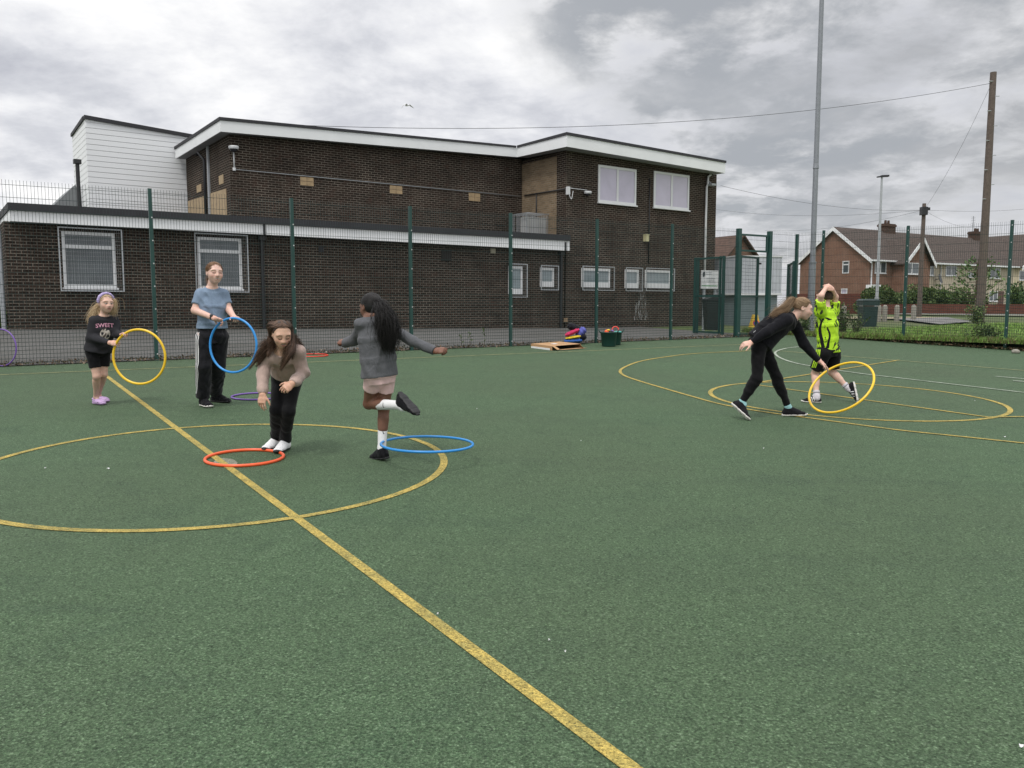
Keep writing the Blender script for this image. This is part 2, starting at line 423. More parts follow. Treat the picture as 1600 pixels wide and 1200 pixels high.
def lettering(name, txt, bvh, org, xdir, ydir, towards, size, mat, parent, arch=0.0, off=.004, offs=.006):
    cu = bpy.data.curves.new('tmp_text', 'FONT'); cu.body = txt; cu.size = 1; cu.align_x = 'CENTER'; cu.offset = offs
    cu.resolution_u = 3
    ob = bpy.data.objects.new('tmp_text', cu); COL.objects.link(ob)
    dg = bpy.context.evaluated_depsgraph_get(); me = bpy.data.meshes.new_from_object(ob.evaluated_get(dg))
    v = [np.array(q.co) for q in me.vertices]; f = [tuple(p.vertices) for p in me.polygons]
    bpy.data.objects.remove(ob); bpy.data.meshes.remove(me)
    V = []
    for q in v:
        p = org+(np.array(xdir)*q[0]+np.array(ydir)*(q[1]-arch*q[0]**2))*size
        if bvh is not None:
            hit = bvh.ray_cast(Vector(p+np.array(towards)*.4), Vector(-np.array(towards)))
            p = np.array(hit[0])+np.array(towards)*off if hit[0] is not None else p
        V.append(p)
    return mk(name, V, f, mat, parent)
# ---- skin, cloth and hair materials
M_skin = vcol_mat('skin', .55, .12, .35)
M_hair = vcol_mat('hair', .5, 0, .35)
M_cloth_v = vcol_mat('printed_cloth', .9, 0, .15, .3, 60)
SKIN = dict(pale=(.66, .435, .355), fair=(.66, .44, .35), tan=(.56, .35, .255), brown=(.175, .085, .055))
def setfoot(J, s, heel, f, u, Ln):
    R = frame(f, u); k = Ln/.26; J['an'+s] = heel+R[1]*.056*k+R[2]*.10*k; J['toe'+s] = heel+R[1]*.14*k+R[2]*.040*k
    J['foot'+s] = nrm(J['toe'+s]-J['an'+s]); J['shoe'+s] = (heel, R[1], R[2], Ln)
def base_body(J, S, skin, hs, H, smile=0, bulk=1.0, wrists=1.0, h=.0052):
    """one continuous figure from the joints J; returns verts, faces, colours"""
    c = J['head']; R = J['hR']
    B = Sdf(h, (c, .16, .0034))
    head_sdf(B, c, R, H, J['neck'], S, smile)
    lu = nrm(J['shR']-J['shL']); ll = nrm(J['hipR']-J['hipL']); nk = J['neck']; pv = J['pel']; ch = pv+(nk-pv)*.62+J.get('bend', 0); wa = pv+(nk-pv)*.27+J.get('bend', 0)*.7
    b = S*bulk
    B.loft([(pv-nrm(nk-pv)*.07*S, ll, .12*b, .085*b), (pv, ll, .155*b, .108*b), (wa, nrm(ll+lu), .122*b, .09*b), (ch, lu, .145*b, .105*b), (pv+(nk-pv)*.88, lu, .125*b, .075*b), (nk+nrm(nk-pv)*.0, lu, .06*b, .055*b)], .03)
    for s in 'LR':
        sh, el, wr, hp, kn, an = (J[q+s] for q in ('sh', 'el', 'wr', 'hip', 'kn', 'an'))
        B.cone(nk-nrm(nk-pv)*.02*S, sh, .045*S, .05*b, .04)
        B.cone(sh, el, .05*b, .039*b, .03); B.cone(el, wr, .04*b, .027*S*wrists, .02)
        B.cone(hp, kn, .083*b, .055*b, .04); B.cone(kn, an, .054*b, .034*S, .02)
        kd = nrm(an-kn); back = nrm(nrm(hp-kn)+nrm(an-kn)+1e-6*A_(1, 0, 0)) if np.linalg.norm(nrm(hp-kn)+nrm(an-kn)) > .25 else -J['fwd']
        B.cone(kn+(an-kn)*.22+back*.012*S, kn+(an-kn)*.45+back*.010*S, .050*b, .040*b, .03)
        B.cone(an, J['toe'+s], .033*S, .022*S, .02)
        hd = J['hand'+s]; hand_sdf(B, wr, hd['d'], hd['n'], 1 if s == 'R' else -1, hs, hd.get('curl', .5), hd.get('spread', .06), thumb=hd.get('thumb', .5), curls=hd.get('curls'))
    V, F = B.mesh(); C = np.tile(np.array(skin), (len(V), 1))
    for s in 'LR':      # warmer knuckles, elbows and knees
        for q, rr, a in (('wr', .12, .25), ('el', .06, .18), ('kn', .07, .2)):
            g = np.exp(-((V-J[q+s])**2).sum(1)/rr**2)*a; C = C*(1-g[:, None])+np.array(skin)*A_(1.08, .78, .72)*g[:, None]
    return V, F, C
def top_sdf(J, S, m, hem, hw, hd, sleeve='full', bulk=1.0, h=.0052, cuff=.034, sl=.058, se=.05, k=.035, neckw=.066, sleeve_t=.55, puff=0):
    B = Sdf(h); b = S*bulk
    lu = nrm(J['shR']-J['shL']); ll = nrm(J['hipR']-J['hipL']); nk = J['neck']; pv = J['pel']; bd = J.get('bend', np.zeros(3)); ax = nrm(nk-pv)
    ch = pv+(nk-pv)*.62+bd; wa = pv+(nk-pv)*.27+bd*.7
    secs = [(hem, ll, hw*b, hd*b)]
    if (wa-hem)@ax > .05: secs.append((wa, nrm(ll+lu), max(.122+m, hw-.01)*b, max(.092+m, hd-.008)*b))
    secs += [(ch, lu, (.148+m)*b, (.108+m)*b), (pv+(nk-pv)*.88, lu, (.128+m*.6)*b, (.078+m*.7)*b), (nk+ax*.012*S, lu, neckw*b, (neckw-.004)*b)]
    B.loft(secs, .03)
    for s in 'LR':
        sh, el, wr = J['sh'+s], J['el'+s], J['wr'+s]
        B.cone(nk-ax*.025*S, sh, .05*S, (sl)*b, .04)
        if sleeve == 'full':
            B.cone(sh, el, sl*b, se*b, k)
            w2 = el+(wr-el)*.97
            if puff: B.cone(el, el+(wr-el)*.72, se*b, (cuff+puff)*S, .02); B.cone(el+(wr-el)*.70, w2, (cuff+puff*.9)*S, cuff*S*.92, .015, flat1=True)
            else: B.cone(el, w2, se*b, cuff*S, .02, flat1=True)
        else: B.cone(sh, sh+(el-sh)*sleeve_t, sl*b, se*b, k, flat1=True)
    return B
def legs_sdf(J, S, bulk=1.0, t=1.0, th=.092, kn=.064, an=.045, top=None, tw=.165, td=.12, h=.0052, flare=0, k=.03):
    B = Sdf(h); b = S*bulk; ll = nrm(J['hipR']-J['hipL']); pv = J['pel']; up = nrm(J['neck']-pv); top = pv+up*.09*S if top is None else top
    B.loft([(pv-up*.085*S, ll, .138*b, .108*b), (pv, ll, tw*b, td*b), (top, ll, (tw-.014)*b, (td-.008)*b)], .03)
    for s in 'LR':
        hp, kk, aa = J['hip'+s], J['kn'+s], J['an'+s]
        if t > 1.5:
            bs = nrm(hp-kk)+nrm(aa-kk); back = nrm(bs) if np.linalg.norm(bs) > .25 else -J['fwd']
            B.cone(kk+(aa-kk)*.18+back*.014*S, kk+(aa-kk)*.5+back*.010*S, max(kn-.002, .060)*b, max(an+.006, .050)*b, .03)
        if t <= 1: B.cone(hp, hp+(kk-hp)*t, th*b, kn*b, k, flat1=True)      # shorts: t is the share of the thigh
        else:
            B.cone(hp, kk, th*b, kn*b, k); e = kk+(aa-kk)*(t-1)
            if flare: mid = kk+(aa-kk)*.5; B.cone(kk, mid, kn*b, an*b, .03); B.cone(mid, e, an*b, (an+flare)*b, .02, flat1=True)
            else: B.cone(kk, e, kn*b, an*b, .03, flat1=True)
    return B
def emit(B, name, mat, parent, fold=None, cols=None):
    B.fold = fold; B.sm = 6; V, F = B.mesh(); return mk(name, V, F, mat, parent, smooth=True, cols=None if cols is None else cols(V))
def sock(parent, an, kn, foot, lo, hi, r0, r1, mat, name='sock'):
    B = Sdf(.004); a = an+(kn-an)*lo; b = an+(kn-an)*hi; B.cone(a, b, r0, r1, .01, flat1=True)
    if lo < .1: B.cone(an, an+foot*.04, r0*.95, r0*.75, .02)
    V, F = B.mesh(); return mk(name, V, F, mat, parent, smooth=True)
# ---------------------------------------------------------------- the six people
PLAS = lambda n, c: plain(n, c, .32, .05, 3, spec=.5, bmp=.03, bs=8)
M_black = fabric('black_cotton', (.012, .012, .014), .25, .85, .35, .1)
M_black2 = fabric('black_leggings', (.008, .008, .009), .25, .75, .25, .08)
M_rubber_w = plain('white_rubber', (.62, .60, .56), .6, .08, 30)
M_rubber_k = plain('black_rubber', (.012, .012, .013), .6, .2, 30)
M_shoe_k = fabric('black_mesh_shoe', (.011, .011, .013), .3, .8, .3)
M_shoe_w = fabric('white_shoe', (.72, .72, .73), .06, .7, .2)
M_white = plain('white_trim', (.72, .72, .72), .7, .04, 20)
def body_obj(parent, V, F, C): return mk('body', V, F, M_skin, parent, smooth=True, cols=C)
def pulled_back(parent, c, R, H, tie, base, tip, tails, n=900, seed=1, cutf=.12, r0=.0013, low=-.16, tailr=.03, tailn=320, tl=16, wav=0.0, nm='hair', capthick=.02):
    rng = np.random.default_rng(seed)
    V, F = hair_cap(c, R, H, cutf, low, thick=capthick); cols0 = np.tile(np.array(base)*.95, (len(V), 1)); F = [tuple(q) for q in F.tolist()]
    paths = []
    for i in range(n):
        th = rng.uniform(-2.6, 2.6); lim = .95 if abs(th) < .6 else 1.35 if abs(th) < 1.4 else 1.9
        ph = rng.uniform(.05, lim); a = (cap_point(np.zeros(3), R, 1, th, ph, .0)); cc = (R[1]*-.06+R[2]*.13)
        b = (tie-c)/H-cc; a = a-cc; pts = []
        for t in np.linspace(0, 1, 9):
            d = nrm(nrm(a)*(1-t)+nrm(b)*t); loc = R@d; k = 1/np.sqrt(((loc/A_(.355, .43, .36))**2).sum())
            pts.append(c+(cc+d*k*(1.0+.045+.02*math.sin(t*3.1)+rng.uniform(0, .02)))*H)
        pts.append(tie+rng.normal(0, .006, 3)); paths.append(pts)
    for tail in tails:
        for i in range(tailn):
            o = rng.normal(0, 1, 3)*(1.9 if rng.random() < .10 else 1); T = []; m = rng.uniform(.6, 1.0); ph = rng.uniform(0, 6)
            P = bez(tail, tl)
            for j, p in enumerate(P[:max(5, int(tl*m))]):
                s = j/(tl-1); sp = tailr*(.35+1.1*math.sin(min(1, s*1.5)*1.57)*(1-.35*s))
                T.append(p+o*sp*.55+wav*A_(math.sin(9*s+ph), math.cos(7*s+ph), .5*math.sin(11*s+ph)))
            paths.append(bez(T, len(T)))
    sv, sf, sc = strands(paths, r0, r0*.25, hair_col(base, tip, len(paths), rng)); n0 = len(V)
    return mk(nm, np.concatenate([V, sv]), F+[tuple(i+n0 for i in q) for q in sf], M_hair, parent, smooth=True, cols=np.clip(np.concatenate([cols0, sc]), .002, 1))
def hoop(label, c, nvec, D, mat, group='plastic hula hoops', r=.0105):
    o = np.array(c, float); n = nrm(nvec); x = nrm(np.cross(n, A_(0, 0, 1) if abs(n[2]) < .9 else A_(1, 0, 0))); y = np.cross(n, x)
    an = np.linspace(0, 2*np.pi, 96, endpoint=False); w = 1+.004*np.sin(2*an+1)
    p = (x[None]*np.cos(an)[:, None]+y[None]*np.sin(an)[:, None])*(D/2-r)*w[:, None]
    v, f = tube_arrays(p, r, 12, True); ob = mk('hula_hoop', v, f, mat, None, smooth=True); ob.location = tuple(o); tag(ob, label, 'hula hoop', group)
    return o, x, y
M_hy = PLAS('yellow_plastic', (.78, .50, .02)); M_hb = PLAS('blue_plastic', (.02, .23, .58)); M_ho = PLAS('orange_plastic', (.80, .11, .03)); M_hp = PLAS('purple_plastic', (.17, .085, .36)); M_hr = PLAS('red_plastic', (.70, .055, .03))
def on_rim(o, x, y, D, px, py):      # the point of a hoop's rim that shows nearest a pixel
    best = None
    for t in np.linspace(0, 2*np.pi, 360):
        p = o+(x*math.cos(t)+y*math.sin(t))*D/2; q = p-A_(0, 0, CAMZ)
        cy = q[1]*math.cos(PITCH)-q[2]*math.sin(PITCH); v = (-q[2]*math.cos(PITCH)-q[1]*math.sin(PITCH))/cy*FPX+600; u = q[0]/cy*FPX+800
        d = (u-px)**2+(v-py)**2
        if best is None or d < best[0]: best = (d, p, nrm(-x*math.sin(t)+y*math.cos(t)))
    return best[1], best[2]

def adult():
    Y = 9.16; S = 1.0; f = A_(.5, -.87, 0); r = A_(-.87, -.5, 0); g = G(326, 635)
    hc, hx, hy = hoop('bright blue hoop held at its top rim by the woman in the blue t-shirt', W(364.2, 539.5, 8.82), A_(-.30, -.95, .06), .615, M_hb, r=.0125)
    e = thing('person', 'tall young woman in a blue t-shirt and striped black trousers holding a blue hoop', 'person', g)
    J = dict(pel=W(331.5, 524, Y), neck=W(331, 451, Y), fwd=f); J['bend'] = f*.01
    J['head'] = W(335.2, 426, Y-.05); J['hR'] = frame(f+A_(.18, 0, -.05), A_(.03, 0, 1)); H = .235
    for s, k in (('R', 1), ('L', -1)):
        J['hip'+s] = J['pel']+r*.085*k-A_(0, 0, .02); J['sh'+s] = J['neck']+r*.124*k-A_(0, 0, .066)
    rimR, tR = on_rim(hc, hx, hy, .6, 346, 504); rimL, tL = on_rim(hc, hx, hy, .6, 374, 500)
    J['elR'] = W(304.5, 485, Y-.12); J['wrR'] = W(335.5, 497.5, Y-.33); J['elL'] = W(357.5, 484, Y+.03); J['wrL'] = W(366, 496, Y-.22)
    J['knR'] = W(318, 571, Y-.06); J['knL'] = W(340.5, 567, Y+.10)
    setfoot(J, 'R', G(315, 633.5), A_(.66, -.75, 0), A_(0, 0, 1), .265); setfoot(J, 'L', G(331.5, 627.5), A_(.93, -.37, 0), A_(0, 0, 1), .265)
    J['handR'] = dict(d=rimR-J['wrR']+A_(.0, 0, .012), n=A_(.1, -.25, -1), curls=[.75, .85, .95, 1.0], thumb=.9)
    J['handL'] = dict(d=rimL-J['wrL']+A_(0, 0, .012), n=A_(-.1, -.3, -1), curls=[.8, .9, 1.0, 1.0], thumb=.9)
    V, F, C = base_body(J, S, SKIN['pale'], .92, H, 1, .98)
    head_cols(V, C, J['head'], J['hR'], H, SKIN['pale'], (.42, .16, .14), (.16, .075, .04), (.06, .06, .06), 1, 2); body_obj(e, V, F, C)
    blue = fabric('blue_jersey', (.180, .240, .325), .12, .85, .3)
    B = top_sdf(J, S, .012, W(331.5, 514, Y), .166, .138, 'short', 1.0, sl=.056, se=.062, sleeve_t=.64, neckw=.068); B.cut(W(331.5, 513.5, Y), A_(0, 0, -1)); B.cut(J['neck']+A_(0, 0, .012)+f*.03, nrm(f*.5+A_(0, 0, 1)))
    top = emit(B, 't_shirt', blue, e, folds(.006, 42, A_(.5, .3, 1), 3))
    tr = emit(legs_sdf(J, S, 1.06, 2.0, .089, .078, .070, tw=.150, td=.118, top=J['pel']+A_(0, 0, .09), k=.02), 'trousers', fabric('black_track_cloth', (.014, .014, .017), .25, .75, .35, .12), e, folds(.006, 55, A_(.6, 0, 1), 8))
    bv = bvh_of(tr); out = nrm(A_(-.55, -.83, 0)); sd = nrm(np.cross(out, A_(0, 0, 1)))
    for i in (-1, 0, 1):
        o = sd*i*.021
        pts = [J['hipR']+out*.15+A_(0, 0, .06)+o, J['hipR']+out*.15-A_(0, 0, .12)+o, J['knR']+out*.12+o*.9, J['knR']*.5+J['anR']*.5+out*.12+o*.8, J['anR']+out*.12+A_(0, 0, .05)+o*.7]
        ribbon('side_stripe', bv, pts, sd, .009, M_white, tr, away=out)
    sock(e, J['anL'], J['knL'], J['footL'], -.02, .22, .040, .043, M_white)
    shoe(e, *J['shoeR'], M_shoe_k, M_rubber_w); shoe(e, *J['shoeL'], M_shoe_k, M_rubber_k)
    c, R = J['head'], J['hR']; tie = c-R[1]*.46*H-R[2]*.10*H
    pulled_back(e, c, R, H, tie, (.12, .06, .03), (.30, .17, .09), [[tie, tie-R[1]*.05-A_(0, 0, .035), tie-R[1]*.045-A_(0, 0, .10), tie-R[1]*.03-A_(-.0, 0, .17)]], seed=3, tailr=.024, tailn=260, cutf=.21)
    w = nrm(J['wrR']-J['elR']); p = J['wrR']-w*.035
    m = MB(); m.bar(p-w*.010, p+w*.010, .0335, 20, caps=False); st = m.build('watch_strap', M_rubber_k, e, smooth=True)
    n = nrm(A_(-.05, -.75, .65)); n = nrm(n-w*(n@w)); x = np.cross(n, w); B = Sdf(.003); B.loft([(p+n*.028, x, .017, .020), (p+n*.043, x, .016, .019)], .005); v, q = B.mesh(); mk('watch_case', v, q, plain('black_glass', (.01, .01, .012), .15), e, smooth=True)
    return e
def kid():
    Y = 9.24; S = .78; f = A_(.72, -.69, 0); r = A_(-.69, -.72, 0); g = G(157, 633)
    hc, hx, hy = hoop('yellow hoop held upright by the small girl with the lilac headband', W(217.5, 557.5, 8.98), A_(-.10, -1, .02), .63, M_hy, r=.0135)
    e = thing('person', 'small blonde girl in a dark sweatshirt and lilac clogs holding a yellow hoop', 'person', g)
    J = dict(pel=W(153, 546, Y), neck=W(162.5, 494.5, Y), fwd=f)
    J['head'] = W(165, 473.5, Y-.04); J['hR'] = frame(f+A_(.18, -.05, -.10), A_(.05, 0, 1)); H = .205
    for s, k in (('R', 1), ('L', -1)):
        J['hip'+s] = J['pel']+r*.065*k-A_(0, 0, .02); J['sh'+s] = J['neck']+r*.108*k-A_(0, 0, .055)
    rR, tR = on_rim(hc, hx, hy, .6, 182, 537); rL, tL = on_rim(hc, hx, hy, .6, 199, 522)
    J['elR'] = W(143, 527, Y-.10); J['wrR'] = W(171, 535.5, Y-.25); J['elL'] = W(184, 522, Y+.02); J['wrL'] = W(191, 524, Y-.19)
    J['knR'] = W(151, 588, Y-.06); J['knL'] = W(162, 585, Y+.03)
    setfoot(J, 'R', G(147.5, 630.5), A_(.82, -.57, 0), A_(0, 0, 1), .205); setfoot(J, 'L', G(150, 627), A_(.9, -.43, 0), A_(0, 0, 1), .205)
    J['handR'] = dict(d=rR-J['wrR'], n=A_(.2, .7, -.6), curls=[.35, .45, .5, .55], thumb=.6, spread=.12)
    J['handL'] = dict(d=rL-J['wrL'], n=A_(.1, -.4, -.9), curls=[.6, .7, .8, .8], thumb=.7)
    sk = (.64, .42, .33)
    V, F, C = base_body(J, S, sk, .74, H, 0, .92); head_cols(V, C, J['head'], J['hR'], H, sk, (.45, .19, .17), (.28, .17, .09), (.07, .07, .08), 0); body_obj(e, V, F, C)
    ch = J['pel']+(J['neck']-J['pel'])*.62
    cr = frame(f, A_(0, 0, 1))[0]
    B = top_sdf(J, S, .035, W(153, 549.5, Y), .20, .165, 'full', .96, cuff=.040, sl=.070, se=.064, neckw=.078); B.cut(J['neck']+A_(0, 0, .010)+f*.02, nrm(f*.4+A_(0, 0, 1)))
    def cc(V):
        C = np.tile(A_(.028, .028, .032), (len(V), 1)); q = V-ch; x = q@cr; z = q[:, 2]; y = q@f
        n = np.sin(x*95+1)+np.sin(z*80+2.2*np.sin(x*60))+np.sin((x+z)*70)
        m = (y > .04) & (((x/.055)**2+((z+.055)/.062)**2) < 1) & (n > -1.3); C[m] = (.55, .50, .44)
        m = m & (n > 1.5); C[m] = (.12, .09, .08); return C
    tp = emit(B, 'sweatshirt', M_cloth_v, e, folds(.006, 48, A_(.6, .2, 1), 5), cc)
    lettering('chest_lettering', 'SWEET', bvh_of(tp), ch+A_(0, 0, .025)+f*.1, -cr, A_(0, 0, 1), f, .062, plain('pink_print', (.60, .30, .40), .8), tp, arch=.05, offs=.015)
    emit(legs_sdf(J, S, .95, .66, .096, .080, tw=.172, td=.135, k=.012), 'shorts', M_black2, e, folds(.004, 60, A_(.3, 0, 1), 6))
    lil = plain('lilac_foam', (.46, .31, .53), .55, .08, 10)
    for hp, d, _u, _l in (J['shoeR'], J['shoeL']):
        s = shoe(e, hp, d, A_(0, 0, 1), _l, lil, lil, clog=True, thick=.028, name='clog', wide=1.1)
        R = frame(d, A_(0, 0, 1)); m = MB(); a = [hp+R[1]*(.075-.085*math.cos(t))*.73+R[0]*.043*.8*sg*1+A_(0, 0, .055+.018*math.sin(t*.5)) for sg, t in ((1, .2), (1, .9), (1, 1.6))]
        pts = [hp+R[1]*.075+R[0]*.034+R[2]*.05, hp+R[1]*.02+R[0]*.032+R[2]*.062, hp-R[1]*.006+R[2]*.066, hp+R[1]*.02-R[0]*.032+R[2]*.062, hp+R[1]*.075-R[0]*.034+R[2]*.05]
        m.tube(bez(pts, 20), .006, 6); m.build('heel_strap', lil, s, smooth=True)
        m = MB()
        for i in range(3): p = hp+R[1]*(.125+.02*i)+R[0]*.046+R[2]*.030; m.bar(p-R[0]*.008, p+R[0]*.004, .0045, 8)
        m.build('vent_hole', M_rubber_k, s)
    c, R = J['head'], J['hR']; rng = np.random.default_rng(4); base, tip = (.40, .28, .15), (.78, .62, .40)
    tie = c-R[1]*.44*H-R[2]*.05*H
    tails = [[tie, W(152, 480, Y+.06), W(147, 490, Y+.05), W(142, 499, Y+.03), W(138, 507, Y+.02)], [tie, W(154, 482, Y+.02), W(150, 492, Y-.02), W(146, 500, Y-.03)], [tie, W(156, 480, Y+.08), W(155, 490, Y+.08), W(152, 498, Y+.07)], [cap_point(c, R, H, -1.3, 1.3, .04), cap_point(c, R, H, -1.35, 1.8, .05), W(176.5, 487, Y+.0), W(176, 492, Y+.01)]]
    pulled_back(e, c, R, H, tie, base, tip, tails, seed=4, tailr=.026, tailn=420, tl=18, wav=.004, cutf=.15, low=-.2)
    B = Sdf(.004)
    for i in range(15):
        t = -1.75+3.5*i/14; d = R[0]*math.sin(t)*.40+R[2]*(math.cos(t)*.40+.13)+R[1]*(.075-.04*abs(t)); B.ell(c+d*H, A_(.016, .020, .017)+(.002 if i % 2 else 0), R, .006)
    V, F = B.mesh(); mk('headband', V, F, fabric('lilac_plush', (.40, .33, .55), .15, .95, .4, .3), e, smooth=True)
    return e
def pink():
    Y = 6.80; S = .84; f = A_(.08, -1, 0); r = A_(-1, -.08, 0); g = G(443, 704)
    e = thing('person', 'long haired girl in a dusty pink sweatshirt bending over an orange hoop', 'person', g)
    J = dict(pel=W(448, 589, Y+.06), neck=W(441, 549, Y-.30), fwd=f); J['bend'] = A_(0, .05, .05)
    J['head'] = W(440, 521.5, Y-.38); J['hR'] = frame(A_(.44, -.80, -.44), A_(.18, -.36, .90)); H = .200
    J['shR'] = W(417, 555, Y-.24); J['shL'] = W(465, 550, Y-.26)
    J['elR'] = W(411, 585, Y-.28); J['wrR'] = W(410.5, 616, Y-.38); J['elL'] = W(474, 582, Y-.22); J['wrL'] = W(457, 599, Y-.42)
    J['hipR'] = W(438, 597, Y+.05); J['hipL'] = W(458, 597, Y+.05)
    J['knR'] = W(432, 641, Y-.12); J['knL'] = W(451, 643, Y-.14)
    setfoot(J, 'R', G(437.5, 697.5), A_(-.30, -.95, 0), A_(0, 0, 1), .235); setfoot(J, 'L', G(449.5, 701.0), A_(-.12, -.99, 0), A_(0, 0, 1), .235)
    J['handR'] = dict(d=A_(-.08, -.25, -1), n=A_(.3, .95, -.2), curls=[.25, .3, .35, .4], thumb=.5, spread=.13)
    J['handL'] = dict(d=A_(-.75, -.45, -.6), n=A_(-.2, .85, -.5), curls=[.45, .6, .7, .8], thumb=.6, spread=.1)
    sk = (.60, .375, .27)
    V, F, C = base_body(J, S, sk, .80, H, 1, .90); head_cols(V, C, J['head'], J['hR'], H, sk, (.38, .14, .12), (.05, .028, .02), (.03, .02, .018), 1, 1); body_obj(e, V, F, C)
    hem = J['pel']+(J['neck']-J['pel'])*.16
    B = top_sdf(J, S, .042, hem, .168, .150, 'full', .94, cuff=.036, sl=.070, se=.064, puff=.016, neckw=.072)
    emit(B, 'sweatshirt', fabric('dusty_pink_fleece', (.41, .305, .265), .12, .95, .35, .25), e, folds(.008, 40, A_(.35, .2, 1), 11))
    emit(legs_sdf(J, S, .94, 2.02, .092, .064, .052, tw=.158, td=.12, top=J['pel']+nrm(J['neck']-J['pel'])*.12, flare=.016), 'trousers', M_black2, e, folds(.003, 45, A_(.5, .1, 1), 13))
    shoe(e, *J['shoeR'], M_shoe_w, M_rubber_k, thick=.028); shoe(e, *J['shoeL'], M_shoe_w, M_rubber_k, thick=.028)
    c, R = J['head'], J['hR']; rng = np.random.default_rng(9); base, tip = (.034, .020, .014), (.19, .11, .07)
    V, F = hair_cap(c, R, H, .27, -.2); F = [tuple(q) for q in F.tolist()]; c0 = np.tile(np.array(base), (len(V), 1)); paths = []
    eR = cap_point(c, R, H, 1.75, 1.55, .02); eL = cap_point(c, R, H, -1.7, 1.5, .02)
    tR = [[W(424, 537, Y-.30), W(414, 549, Y-.30), W(402, 562, Y-.30), W(389, 577, Y-.30)], [W(425, 539, Y-.32), W(418, 551, Y-.32), W(409, 563, Y-.32), W(400, 573, Y-.32)], [W(427, 539, Y-.34), W(423, 547, Y-.38), W(421, 553, Y-.40), W(419, 558, Y-.40)]]
    tL = [[W(457, 541, Y-.40), W(454, 553, Y-.46), W(447, 565, Y-.46), W(438, 578, Y-.43)], [W(456, 532, Y-.32), W(462, 535, Y-.28), W(468, 539, Y-.26), W(476, 543, Y-.24)], [W(455, 537, Y-.38), W(457, 545, Y-.41), W(458, 553, Y-.42), W(456, 562, Y-.42)]]
    for i in range(1600):
        sg = 1 if rng.random() < .52 else -1; y0 = rng.uniform(-.9, .80); p0 = cap_point(c, R, H, 0 if y0 > 0 else math.pi, abs(y0), .03)
        th = sg*(rng.uniform(.75, 1.5) if y0 > 0 else rng.uniform(1.5, 2.9)); ear = (eR if sg > 0 else eL)+rng.normal(0, .009, 3)-R[1]*(.0 if y0 > 0 else rng.uniform(0, .09))
        pts = [p0, cap_point(c, R, H, sg*(abs(th)*.8+.1), .85, .025+rng.uniform(0, .02)), ear]
        tl = (tR if sg > 0 else tL); w = tl[rng.choice(3, p=[.34, .28, .38] if sg > 0 else [.52, .23, .25])]; m = rng.uniform(.5, 1.05)**1.3; o = rng.normal(0, 1, 3)*(2.2 if rng.random() < .12 else 1)
        for j, q in enumerate(w): pts.append(ear+(q-ear)*min(1, m+.2*(j < 2))+o*A_(.0085, .010, .008)*(1-.1*j))
        paths.append(bez(pts, 20))
    sv, sf, sc = strands(paths, .0013, .0005, hair_col(base, tip, len(paths), rng)); n0 = len(V)
    mk('hair', np.concatenate([V, sv]), F+[tuple(i+n0 for i in q) for q in sf], M_hair, e, smooth=True, cols=np.clip(np.concatenate([c0, sc]), .004, 1))
    return e
